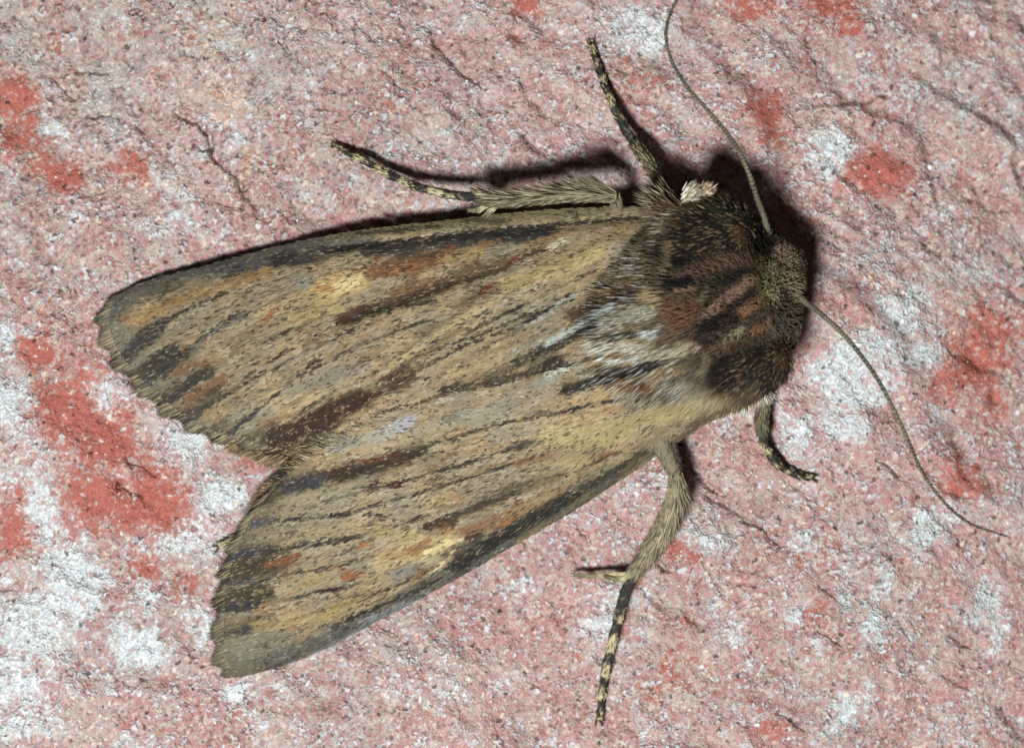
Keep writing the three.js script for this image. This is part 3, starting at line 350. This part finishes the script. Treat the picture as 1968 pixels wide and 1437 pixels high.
function wingScales(W, N, parent) {
  const g = new Geo(), { NT, NS, G } = W;
  const dark = lin('#2a241e'), pale = lin('#c2bca6'), rust = lin('#7d4a26');
  for (let k = 0; k < N; k++) {
    const i = rr(.01, .99) * NT, j = rr(.004, .996) * NS, i0 = Math.floor(i), j0 = Math.floor(j);
    const p = G(i0, j0).clone().lerp(G(i0 + 1, j0), i - i0).add(G(i0, j0 + 1).clone().sub(G(i0, j0)).multiplyScalar(j - j0));
    const dt = G(i0 + 2, j0).clone().sub(G(i0 - 2, j0)), ds = G(i0, j0 + 2).clone().sub(G(i0, j0 - 2)), n = dt.clone().cross(ds).normalize(); if (n.y < 0) n.negate();
    const d = dt.normalize(); d.addScaledVector(ds.normalize(), gs() * .35 + .12).normalize();
    const ja = gs() * 7, jb = gs() * 3; let c = tone(p.x + d.x * ja - d.z * jb, p.z + d.z * ja + d.x * jb, paint); if (rnd() < .12) c = mixc(c, tone(p.x, p.z, ground), .45); const lum = c[0] * .3 + c[1] * .6 + c[2] * .1, r = rnd();
    const cl = vn(p.x / 26, p.z / 18, 411);
    let len = rr(8, 15), w = rr(2.7, 4.8);
    if (r < .05 + .12 * ss(.45, .8, cl)) c = mixc(c, dark, .72);
    else if (r > .975) c = mixc(c, pale, .35);
    else if (r > .95) c = mixc(c, rust, .5);
    c = jit(c, .3);
    if (rnd() < .12) { len = rr(14, 24); w = rr(1.6, 2.6); }
    g.scale(p, n, d, len, w, rr(.6, 3.8), c);
  }
  const m = mesh('wing_scales', g.build(), scaleMat, parent); m.userData.kind = 'stuff'; return m;
}
function fringe(W, from, to, N, len, colors, parent, edge = 'outer') {
  const g = new Geo(), { NT, NS, G } = W, cs = colors.map(lin);
  for (let k = 0; k < N; k++) {
    const f = rr(from, to), e = edge === 'outer';
    const p = e ? W.pos(.992, f) : W.pos(f, .985), q = e ? W.pos(.955, f) : W.pos(f - .03, .90);
    const d = p.clone().sub(q).normalize(); d.y = d.y * .4 + rr(-.02, .10); d.x += gs() * .14; d.z += gs() * .14;
    const c = rnd() < .5 ? jit(tone(q.x, q.z), .25) : jit(cs[Math.floor(rnd() * cs.length)], .25);
    p.y += rr(-2.5, 2.5);
    g.hair(p, d, len * rr(.5, 1.2) * (.85 + .25 * Math.sin(f * 62)), rr(2.2, 4.2), c, V(gs() * .1, -.08, gs() * .1), 2);
  }
  const m = mesh('fringe', g.build(), furMat, parent); m.userData.kind = 'stuff'; return m;
}
const upper = Wing({
  costa: [1330, 398, 1240, 396, 1120, 398, 1000, 406, 900, 416, 800, 427, 700, 438, 600, 455, 500, 478, 400, 505, 320, 525, 262, 543, 228, 560],
  inner: [1330, 590, 1230, 640, 1130, 684, 1020, 722, 900, 752, 800, 784, 720, 812, 650, 838, 600, 856, 566, 866],
  base: [1330, 398, 1345, 460, 1345, 530, 1330, 590],
  outer: [228, 560, 202, 590, 200, 635, 222, 682, 262, 730, 312, 775, 362, 810, 412, 834, 470, 850, 520, 862, 566, 866],
  hc: [150, 122, 92, 64, 42, 25, 14, 9, 6], hr: [205, 200, 188, 168, 146, 124, 102, 82, 62], lift: 0,
  folds: [[[740, 716, 870, 625, 960, 572, 1060, 522, 1190, 462], 7, 14], [[664, 612, 760, 582, 900, 530, 985, 500], -6, 14], [[640, 474, 760, 462, 900, 447, 1060, 433, 1250, 416], -7, 9], [[540, 840, 650, 782, 745, 738], -6, 20], [[350, 640, 480, 590, 600, 520], 3, 14], [[300, 660, 420, 600], -3, 10], [[420, 790, 560, 720], 3, 14], [[1014, 620, 1108, 562, 1180, 530], -4, 12]],
});
const lower = Wing({
  costa: [1440, 745, 1400, 790, 1345, 822, 1290, 858, 1200, 920, 1100, 985, 1000, 1044, 900, 1102, 800, 1158, 700, 1210, 620, 1252, 550, 1280, 500, 1294],
  inner: [1360, 640, 1280, 668, 1200, 688, 1120, 700, 1020, 722, 900, 745, 840, 757, 740, 786, 670, 820, 610, 858, 575, 890],
  base: [1440, 745, 1420, 705, 1390, 665, 1360, 640],
  outer: [500, 1294, 455, 1300, 428, 1278, 420, 1230, 424, 1170, 432, 1110, 448, 1060, 470, 1010, 498, 968, 530, 930, 575, 890],
  hc: [150, 122, 92, 64, 42, 25, 14, 9, 6], hr: [210, 206, 195, 174, 152, 130, 108, 87, 66], lift: 4,
  folds: [[[815, 1012, 920, 974, 1090, 908], -6, 12], [[600, 922, 700, 900, 810, 862], -6, 18], [[690, 1180, 780, 1146, 900, 1086, 1040, 1000], -5, 10], [[520, 1060, 700, 1030], 3, 14], [[900, 900, 1060, 850, 1250, 780], 5, 18], [[1095, 748, 1220, 706], -6, 12], [[740, 792, 900, 756], 5, 10]],
});
function makeWing(W, label, fr) {
  const w = new THREE.Group(); w.name = 'forewing'; w.userData.label = label; moth.add(w);
  wingMesh('wing_membrane', W, w); wingScales(W, 40000, w);
  fringe(W, 0, 1, 3600, 31, fr, w);
  return w;
}
const upWing = makeWing(upper, 'streaked tan forewing with a dark grey leading edge', ['#7c7562', '#9c8e6c', '#6c6454', '#a59674']);
const lowWing = makeWing(lower, 'streaked tan forewing with an orange and cream kidney mark', ['#7c7562', '#948766', '#6c6454', '#857a5e']);
// long hairs combed over the seam from the lower wing's inner edge
{
  const g = new Geo(), cs = ['#a89a70', '#8f845f', '#c2b894', '#6f6447', '#b7b3a2'].map(lin);
  for (let k = 0; k < 620; k++) { const t = Math.pow(rnd(), .8) * .52 + .46, s = rr(.88, .995), p = lower.pos(t, s); const d = V(-.82 + gs() * .3, rr(-.04, .08), -.22 + gs() * .4); g.hair(p, d, rr(10, 34), rr(2, 3.4), jit(rnd() < .6 ? tone(p.x, p.z + 10) : cs[Math.floor(rnd() * 5)], .35), V(0, -.14, .05), 3); }
  const m = mesh('inner_edge_hair', g.build(), furMat, lowWing); m.userData.kind = 'stuff';
}
// hindwings: only their fringed corner shows in the notch between the forewings
for (const [W, z0, pts] of [[upper, 0, [440, 852, 495, 874, 548, 892, 612, 898]], [lower, 0, [612, 888, 552, 908, 514, 936, 490, 974]]]) {
  const h = new THREE.Group(); h.name = 'hindwing'; moth.add(h);
  const o = spline(pts, 24), g = new Geo(), rows = [];
  for (let i = 0; i <= 24; i++) { const row = []; for (let j = 0; j <= 14; j++) { const f = j / 14, p = o[i].clone().lerp(V(900, 0, 775 + (W === lower ? 70 : -50)), f); row.push(g.v(p.x, lerp(26, 70, f) + (fbm(p.x / 30, p.z / 30, 5, 2) - .5) * 6, p.z, jit(lin('#7c6a4a'), .2))); } rows.push(row); }
  for (let i = 0; i < 24; i++) for (let j = 0; j < 14; j++) { g.t(rows[i][j], rows[i + 1][j], rows[i][j + 1]); g.t(rows[i + 1][j], rows[i + 1][j + 1], rows[i][j + 1]); }
  mesh('wing_membrane', g.build(), scaleMat, h);
  const f = new Geo(), cs = ['#8d7a55', '#6d5a44', '#a8906a', '#574a38', '#b79f7c'].map(lin);
  for (let k = 0; k < 1300; k++) { const i = rnd() * 23.9, p = o[Math.floor(i)].clone().lerp(o[Math.floor(i) + 1], i % 1); const back = rnd() * 22; const d = V(-.8 + gs() * .2, rr(-.05, .2), W === upper ? .45 + gs() * .25 : .2 + gs() * .3).normalize(); f.hair(V(p.x + back, 26 + rr(-3, 6) + back * .25, p.z - back * .3 * (W === upper ? 1 : -.2)), d, rr(14, 34), rr(2.2, 3.8), jit(cs[Math.floor(rnd() * 5)], .25), V(0, -.1, 0), 2); }
  const m = mesh('fringe', f.build(), furMat, h); m.userData.kind = 'stuff';
}

// body: head, thorax and abdomen as one continuous loft
const ST = [[1532, 510, 128, 4, 4], [1524, 514, 132, 30, 30], [1508, 524, 136, 70, 56], [1486, 537, 140, 112, 80], [1464, 549, 142, 124, 92], [1440, 562, 143, 148, 106], [1410, 576, 142, 165, 112], [1362, 596, 142, 178, 120], [1300, 620, 140, 168, 118], [1232, 645, 130, 138, 100], [1150, 676, 108, 112, 78], [1000, 724, 88, 104, 60], [820, 782, 70, 84, 46], [680, 830, 52, 52, 32], [600, 860, 40, 10, 10]];
const AX = V(.949, 0, -.316).normalize(), SD = V(.316, 0, .949).normalize();          // axis (forward) and side (towards the lower wing)
const bodyAt = (f, phi) => { const c = [0, 1, 2, 3, 4].map((k) => table(f, ST.map((s) => s[k]))); const sn = Math.sin(phi), cs = Math.cos(phi); return V(c[0] + SD.x * sn * c[3], c[2] + cs * c[4], c[1] + SD.z * sn * c[3]); };
const body = new THREE.Group(); body.name = 'body'; moth.add(body);
{
  const g = new Geo(), N = 90, M = 36, id = [];
  for (let i = 0; i <= N; i++) { const row = []; for (let j = 0; j < M; j++) { const p = bodyAt(i / N, j / M * Math.PI * 2); row.push(g.v(p.x, Math.max(8, p.y), p.z, jit(lin('#3f3427'), .2))); } id.push(row); }
  for (let i = 0; i < N; i++) for (let j = 0; j < M; j++) { const k = (j + 1) % M; g.t(id[i][j], id[i + 1][j], id[i][k]); g.t(id[i + 1][j], id[i + 1][k], id[i][k]); }
  mesh('trunk', g.build(), skinMat, body);
}
const shaft = ['#6a563c', '#4c4a2a', '#8a765a'].map(lin);
const strandDark = lin('#241f19'), strandPale = lin('#d4d2c6');
const strand = (m) => { const c = tone(m.x, m.z), r = rnd(); return r < .3 ? mixc(c, strandDark, .8) : r > .74 ? mixc(c, strandPale, .5) : c; };
function coat(name, parent, N, f0, f1, p0, p1, style) {
  const g = new Geo();
  for (let k = 0; k < N; k++) {
    const f = rr(f0, f1), phi = rr(p0, p1), p = bodyAt(f, phi), a = bodyAt(f + .004, phi), b = bodyAt(f, phi + .03), n = a.sub(p).cross(b.sub(p)).normalize();
    const c0 = bodyAt(f, 0); c0.y = table(f, ST.map((s) => s[2])); if (n.dot(p.clone().sub(c0)) < 0) n.negate();
    const s = style(p, n, f, phi); if (!s) continue;
    const mid = p.clone().addScaledVector(s.d, s.len * .55);
    g.hair(p, s.d, s.len, s.w, jit(s.c || (s.pick ? strand(mid) : tone(mid.x, mid.z)), s.j ?? .5), s.bend || V(-AX.x * .2, -.15, -AX.z * .2), 3);
  }
  const m = mesh(name, g.build(), furMat, parent); m.userData.kind = 'stuff'; return m;
}
coat('thorax_fur', body, 17000, .30, .68, -1.65, 1.65, (p, n, f) => { const rear = ss(.52, .66, f); return { d: n.clone().multiplyScalar(lerp(.85, .35, rear)).addScaledVector(AX, lerp(-.35, -1, rear)).add(V(gs() * .3, 0, gs() * .3)).normalize(), len: lerp(28, 36, rear) * rr(.6, 1.2), w: rr(3, 5.6) }; });
coat('rear_tuft', body, 5200, .58, .73, -.95, .95, (p, n, f, phi) => ({ d: n.clone().multiplyScalar(.4).addScaledVector(AX, -1).addScaledVector(SD, phi * .5).add(V(gs() * .4, 0, gs() * .4)).normalize(), len: rr(20, 48), w: rr(2.6, 4.8), j: .45, pick: 1 }));
coat('head_fur', body, 7500, .01, .34, -2.0, 2.0, (p, n, f) => ({ d: n.clone().multiplyScalar(.8).addScaledVector(AX, lerp(.3, -.35, f / .34)).add(V(gs() * .35, .25, gs() * .35)).normalize(), len: rr(15, 32), w: rr(1.9, 3.5), bend: V(-AX.x * .3, 0, -AX.z * .3) }));
// furry shoulder plates over the wing bases
function tegula(cx, cz, cy, rx, rz, ry, turn, label, rim, outward) {
  const t = new THREE.Group(); t.name = 'tegula'; t.userData.label = label; body.add(t);
  const s = new THREE.SphereGeometry(1, 26, 16); s.scale(rx, ry, rz); s.rotateY(turn); s.translate(cx, cy, cz);
  const g = new Geo(), q = s.attributes.position; for (let i = 0; i < q.count; i++) g.v(q.getX(i), q.getY(i), q.getZ(i), jit(lin('#2a241d'), .2)); for (let i = 0; i < s.index.count; i += 3) g.t(s.index.getX(i), s.index.getX(i + 1), s.index.getX(i + 2));
  const h = g; const fur = new Geo(), edge = rim.map(lin), e = new THREE.Euler(0, turn, 0);
  for (let k = 0; k < 6500; k++) {
    const a = rr(0, 6.283), r = Math.sqrt(rnd()), l = V(Math.cos(a) * r, Math.sqrt(Math.max(0, 1 - r * r)) , Math.sin(a) * r), n = V(l.x / rx, l.y / ry, l.z / rz).normalize().applyEuler(e), p = V(l.x * rx, l.y * ry, l.z * rz).applyEuler(e).add(V(cx, cy, cz));
    const d = n.clone().multiplyScalar(.75).addScaledVector(AX, -.6).addScaledVector(outward, .2).add(V(gs() * .35, .1, gs() * .35)).normalize(), len = rr(18, 36), mid = p.clone().addScaledVector(d, len * .5);
    const hk = rnd(); fur.hair(p, d, len, rr(2.6, 4.8), jit(hk < .09 ? shaft[0] : hk < .14 ? shaft[1] : hk < .17 ? shaft[2] : tone(mid.x, mid.z), .5), V(-AX.x * .2, -.2, -AX.z * .2), 3);
  }
  for (let k = 0; k < 1100; k++) { // long pale hairs along the rear rim, lying over the wing base
    const a = rr(-1.5, 1.5), v = AX.clone().multiplyScalar(-Math.cos(a)).addScaledVector(SD, Math.sin(a)); const p = V(cx + v.x * rx * rr(.75, .98), cy + rr(-4, ry * .55), cz + v.z * rz * rr(.75, .98));
    const d = AX.clone().multiplyScalar(-1).addScaledVector(v, .5).add(V(gs() * .14, rr(-.12, .14), gs() * .14)).normalize();
    fur.hair(p, d, rr(22, 54), rr(2, 3.6), jit(edge[Math.floor(rnd() * edge.length)], .25), V(0, -.14, 0), 3);
  }
  const m = mesh('tegula_fur', fur.build(), furMat, body); m.userData.kind = 'stuff';
  body.remove(t); const pl = mesh('tegula', h.build(), skinMat, body); pl.userData.label = label;
}
tegula(1362, 455, 205, 84, 62, 42, .35, 'dark furry shoulder plate over the upper wing base', ['#9a9078', '#857a66', '#8a7448', '#a89c80', '#6e6558'], SD.clone().multiplyScalar(-1));
tegula(1442, 698, 200, 74, 52, 40, .35, 'dark furry shoulder plate over the lower wing base', ['#857c68', '#70675a', '#7a7058', '#958c78', '#5a5248'], SD.clone());
// pale tufts beside the shoulders and hair skirting the wing bases
function tuft(x, z, y, r, d0, N, len, colors, name = 'pale_tuft') {
  const g = new Geo(), cs = colors.map(lin);
  for (let k = 0; k < N; k++) { const o = V(gs(), gs() * .7, gs()).multiplyScalar(r), d = d0.clone().addScaledVector(o, .5 / r).add(V(gs() * .2, gs() * .2, gs() * .2)).normalize(); g.hair(V(x, y, z).add(o), d, len * rr(.6, 1.2), rr(2.4, 4.2), jit(cs[Math.floor(rnd() * cs.length)], .2), V(0, -.1, 0), 3); }
  const m = mesh(name, g.build(), furMat, body); m.userData.kind = 'stuff';
}
tuft(1322, 384, 214, 19, V(.75, .5, -.4), 700, 30, ['#d8cfb4', '#c9bda0', '#e2dcc8', '#a08a70']);
tuft(1352, 372, 214, 11, V(.6, .5, -.5), 220, 22, ['#c2a284', '#8f7256', '#d8c8ac']);
tuft(1462, 742, 130, 16, V(.4, .2, .8), 520, 32, ['#d2cbb4', '#bdb298', '#e0dac6', '#a59a80']);
tuft(1430, 752, 120, 22, V(-.2, .1, .9), 420, 34, ['#c8bfa2', '#a89c80', '#ddd5bd']);
tuft(1280, 392, 150, 26, V(-.8, .2, -.3), 700, 46, ['#8f8468', '#6a5a48', '#a89c7c', '#5c4c40'], 'shoulder_hair');
tuft(1296, 412, 172, 28, V(-.7, .4, -.2), 700, 40, ['#6a5645', '#5a4638', '#7d6a54'], 'shoulder_hair');
tuft(1392, 760, 145, 20, V(-.8, .1, .5), 220, 34, ['#9c9064', '#8a7e5c', '#b5ac84', '#5c523c'], 'shoulder_hair');
tuft(595, 862, 70, 16, V(-.85, .1, .3), 420, 34, ['#8d7a55', '#6d5a44', '#a8906a'], 'tail_tuft');
// eyes low on the sides of the head, palps in front
for (const s of [-1, 1]) {
  const p = bodyAt(.2, s * 1.75), e = new THREE.SphereGeometry(22, 24, 16); e.translate(p.x - s * SD.x * 8, p.y, p.z - s * SD.z * 8); mesh('eye', finish(e), eyeMat, body);
  const g = new Geo(), cs = ['#7a624c', '#8f7860', '#5a4a3a'].map(lin);
  for (let k = 0; k < 420; k++) { const f = rnd(), q = V(1510 + f * 28, 122 + f * 16, 512 - f * 14).addScaledVector(SD, s * 9 + gs() * 9); q.y += gs() * 9; g.hair(q, V(AX.x + gs() * .4, .35 + gs() * .4, AX.z - .2 + gs() * .4), rr(10, 18), rr(2.4, 3.8), jit(cs[Math.floor(rnd() * 3)], .25), V(0, 0, 0), 2); }
  const m = mesh('palp', g.build(), furMat, body); m.userData.kind = 'stuff';
}

// tubes for legs and antennae: P = [x, y, height, radius]...
function tube(P, colorOf, ripple, step = 5, M = 9) {
  const pts = P.map((q) => at(q[0], q[1], q[2])), c = new THREE.CatmullRomCurve3(pts, false, 'centripetal'), L = c.getLength(), N = Math.max(5, Math.round(L / step)), g = new Geo(), rows = [], line = [];
  let up = V(0, 1, 0);
  for (let i = 0; i <= N; i++) {
    const f = i / N, p = c.getPoint(f), t = c.getTangent(f), s = t.clone().cross(up).normalize(), u = s.clone().cross(t).normalize();
    let r = table(f, P.map((q) => q[3])) * (ripple ? 1 : .72); if (ripple) r *= .86 * ripple(f * L, f); const row = [];
    for (let j = 0; j < M; j++) { const a = j / M * 6.2832, cc = Math.cos(a), sn = Math.sin(a); row.push(g.v(p.x + (s.x * cc + u.x * sn) * r, p.y + (s.y * cc + u.y * sn) * r, p.z + (s.z * cc + u.z * sn) * r, colorOf(f, f * L, a))); }
    rows.push(row); line.push({ p, t, s, u, r, f });
  }
  for (let i = 0; i < N; i++) for (let j = 0; j < M; j++) { const k = (j + 1) % M; g.t(rows[i][j], rows[i][k], rows[i + 1][j]); g.t(rows[i][k], rows[i + 1][k], rows[i + 1][j]); }
  for (const [row, rev, p] of [[rows[0], 1, line[0].p], [rows[N], 0, line[N].p]]) { const m = g.v(p.x, p.y, p.z, colorOf(rev ? 0 : 1, rev ? 0 : L, 0)); for (let j = 0; j < M; j++) { const k = (j + 1) % M; rev ? g.t(row[k], row[j], m) : g.t(row[j], row[k], m); } }
  return { g, line, L };
}
function clothe(g, line, N, len, spread, colorOf, w = [2.2, 4], only) { // short hairs lying along a tube
  for (let k = 0; k < N; k++) {
    const f = rnd() * (line.length - 1), q = line[Math.floor(f)], a = only ? rr(only[0], only[1]) : rr(0, 6.283), n = q.s.clone().multiplyScalar(Math.cos(a)).addScaledVector(q.u, Math.sin(a));
    const d = q.t.clone().addScaledVector(n, spread * rr(.5, 1.3)).add(V(gs() * .12, gs() * .12, gs() * .12)).normalize();
    const ln = typeof len === 'function' ? len(q.f) : len;
    g.hair(q.p.clone().addScaledVector(n, q.r * .8), d, ln * rr(.6, 1.15), rr(w[0], w[1]), jit(colorOf(q.f), .25), V(0, 0, 0), 2);
  }
}
const DK = lin('#34322c'), MIDC = lin('#6b6350'), CR = lin('#bdb088'), TN = lin('#92876a'), STRAW = lin('#b3a886');
function makeLeg(label, { femur, tibia, tuftSide, tuftLen = 0, tarsus, spurs = [], claw = true, tibiaTone = TN }) {
  const leg = new THREE.Group(); leg.name = 'leg'; leg.userData.label = label; moth.add(leg);
  const add = (name, P, col, hairs, len, spread, extra) => { const t = tube(P, col); clothe(t.g, t.line, hairs, len, spread, (f) => col(f, 0, 0)); if (extra) extra(t); return mesh(name, t.g.build(), furMat, leg); };
  if (femur) add('femur', femur, () => jit(mixc(MIDC, TN, .4), .3), 260, 18, .22);
  if (tibia) add('tibia', tibia, () => jit(rnd() < .3 ? mixc(DK, tibiaTone, .35) : tibiaTone, .4), 1100, 26, .3, (t) => { if (tuftLen) clothe(t.g, t.line.slice(0, Math.floor(t.line.length * .8)), 560, (f) => tuftLen * (1 - .35 * f), .42, () => (rnd() < .2 ? mixc(DK, TN, .4) : rnd() < .5 ? STRAW : TN), [2, 3.6], tuftSide); });
  // five tarsal joints, black with cream tips
  const P = tarsus.map((q) => q), cuts = [0, .34, .54, .71, .86, 1], path = new THREE.CatmullRomCurve3(P.map((q) => V(q[0], q[2], q[1])), false, 'centripetal');
  for (let k = 0; k < 5; k++) {
    const pts = [], turn = rr(0, 6.28); for (let j = 0; j <= 4; j++) { const f = lerp(cuts[k], cuts[k + 1], j / 4), p = path.getPointAt(f), r = table(f, P.map((q) => q[3])); pts.push([p.x, p.z, p.y, r * (j === 4 ? 1.08 : j === 0 ? .86 : 1)]); }
    add('tarsal_joint', pts, (f, l, a) => jit(f > (k ? .66 : .82) + gs() * .1 + .3 * Math.cos((a || rr(0, 6)) - turn) ? CR : rnd() < .14 ? MIDC : DK, .25), 130, 13, .32);
  }
  if (claw) { const e = path.getPointAt(1), d = path.getTangentAt(1); for (const s of [-1, 1]) add('claw', [[e.x, e.z, e.y, 3], [e.x + d.x * 9 - d.z * s * 6, e.z + d.z * 9 + d.x * s * 6, e.y + 2, 2.4], [e.x + d.x * 16 - d.z * s * 6, e.z + d.z * 16 + d.x * s * 6, Math.max(1, e.y - 4), .8]], () => lin('#4a3a22'), 0, 0, 0); }
  for (const s of spurs) add('spur', s, (f) => jit(f < .55 ? CR : mixc(DK, CR, .4), .15), 90, 14, .18);
  return leg;
}
// heights of the ground under the feet come from the slab
const gnd = (x, y) => { const [a, b] = stonePt([x, y]); return stoneH(a, b); };
const foot = (x, y, r, over = 0) => [x, y, gnd(x, y) + r + 1 + over, r];
makeLeg('banded mid leg with a shaggy tan tuft beside the upper wing edge', {
  femur: [[1214, 456, 70, 18], [1192, 418, 112, 17], [1184, 386, 150, 16]], tibia: [[1184, 378, 158, 15], [1150, 374, 164, 16], [1090, 375, 158, 16], [1020, 383, 142, 15], [950, 385, 120, 14], [930, 380, 112, 13]],
  tuftSide: [-.5, 1.7], tuftLen: 70,
  tarsus: [[925, 380, 110, 12], [870, 374, 88, 12], [800, 358, 58, 11], [742, 332, 36, 10], [695, 306, 18, 9], [648, 282, gnd(648, 282) + 8, 8]],
  spurs: [[[945, 386, 112, 8], [925, 400, 108, 7], [905, 404, 106, 3]], [[960, 388, 116, 8], [945, 402, 108, 8], [936, 412, 104, 3]], [[945, 378, 118, 8], [925, 372, 124, 7], [908, 366, 126, 3]]],
});
makeLeg('banded front leg stretched out beside the antenna', {
  femur: [[1330, 430, 80, 20], [1300, 395, 78, 18], [1283, 365, 70, 16]], tibia: [[1284, 366, 70, 15], [1265, 338, 60, 16], [1245, 308, 48, 15], [1228, 284, 38, 12]], tibiaTone: mixc(TN, CR, .3),
  tarsus: [[1228, 284, 38, 12], [1200, 245, 28, 12], [1180, 205, 20, 11], [1162, 160, gnd(1162, 160) + 13, 10.5], [1148, 120, gnd(1148, 120) + 10, 9], foot(1138, 88, 8)],
});
makeLeg('short banded front leg curling out below the thorax', {
  femur: [[1440, 700, 70, 18], [1462, 745, 66, 16], [1470, 772, 58, 13]], tibia: [[1470, 770, 58, 13], [1466, 795, 46, 13], [1466, 822, 34, 11]], tibiaTone: mixc(DK, CR, .4),
  tarsus: [[1466, 822, 34, 11], [1470, 855, 22, 12], [1488, 884, 14, 11.5], [1512, 902, gnd(1512, 902) + 13, 10.5], [1538, 914, gnd(1538, 914) + 10, 9], foot(1560, 918, 8)],
});
makeLeg('long banded mid leg with hairy tan tibia below the lower wing', {
  femur: [[1255, 820, 110, 26], [1275, 862, 104, 26], [1296, 905, 92, 20]], tibia: [[1298, 900, 92, 15], [1298, 950, 84, 24], [1276, 1010, 72, 26], [1248, 1058, 58, 20], [1218, 1104, 44, 17]],
  tuftSide: [1.7, 3.7], tuftLen: 46,
  tarsus: [[1218, 1104, 44, 16], [1198, 1150, 34, 14], [1184, 1205, 22, 13], [1170, 1262, 14, 12], [1160, 1318, gnd(1160, 1318) + 11, 10.5], foot(1152, 1382, 8.5)],
  spurs: [[[1222, 1104, 44, 8], [1180, 1104, 36, 8], [1140, 1106, 26, 6.5], [1104, 1104, 18, 3]], [[1222, 1098, 52, 7], [1195, 1112, 46, 7], [1166, 1110, 42, 3]]],
});
makeLeg('hind foot poking out under the lower wing tip edge', {
  tarsus: [[820, 900, 30, 12], [700, 950, 22, 12], [600, 985, 16, 12], [520, 1010, 14, 11.5], [462, 1026, gnd(462, 1026) + 11, 11], foot(420, 1050, 9)],
});

// antennae: tapering threads of short ringed joints
function antenna(P, label) {
  const a = lin('#8b846c'), b = lin('#211e1a'), seg = 6.4;
  const t = tube(P, (f, l, ang) => { const k = (l / seg) % 1; return mixc(b, a, (k < .5 ? .55 : 0) + .06 + .2 * h2(Math.floor(l / seg), Math.floor(ang * 1.3), 9)); }, (l) => 1 + .10 * Math.sin(l / seg * 6.2832), 2.1, 8);
  clothe(t.g, t.line, 700, 7, .5, () => mixc(b, a, .55), [1.2, 2]);
  const m = mesh('antenna', t.g.build(), furMat, moth); m.userData.label = label;
}
antenna([[1488, 480, 160, 9], [1478, 448, 185, 6.32], [1470, 420, 196, 6.02], [1455, 378, 206, 5.72], [1432, 314, 214, 5.18], [1402, 262, 214, 4.82], [1362, 214, 208, 4.33], [1322, 168, 200, 3.97], [1292, 118, 190, 3.61], [1280, 70, 178, 3.25], [1288, 28, 164, 2.89], [1310, -14, 150, 2.53], [1350, -60, 130, 2.05], [1400, -100, 105, 1.44]], 'ringed thread antenna curving up past the front leg');
antenna([[1518, 552, 160, 9], [1534, 566, 180, 5.72], [1548, 580, 190, 5.72], [1582, 606, 204, 5.42], [1632, 654, 212, 5.06], [1688, 730, 214, 4.58], [1738, 828, 206, 4.09], [1772, 904, 190, 3.61], [1812, 962, 168, 3.13], [1866, 1006, 140, 2.53], [1935, 1030, 110, 1.57]], 'ringed thread antenna sweeping out below the head');

renderer.render(scene, camera);
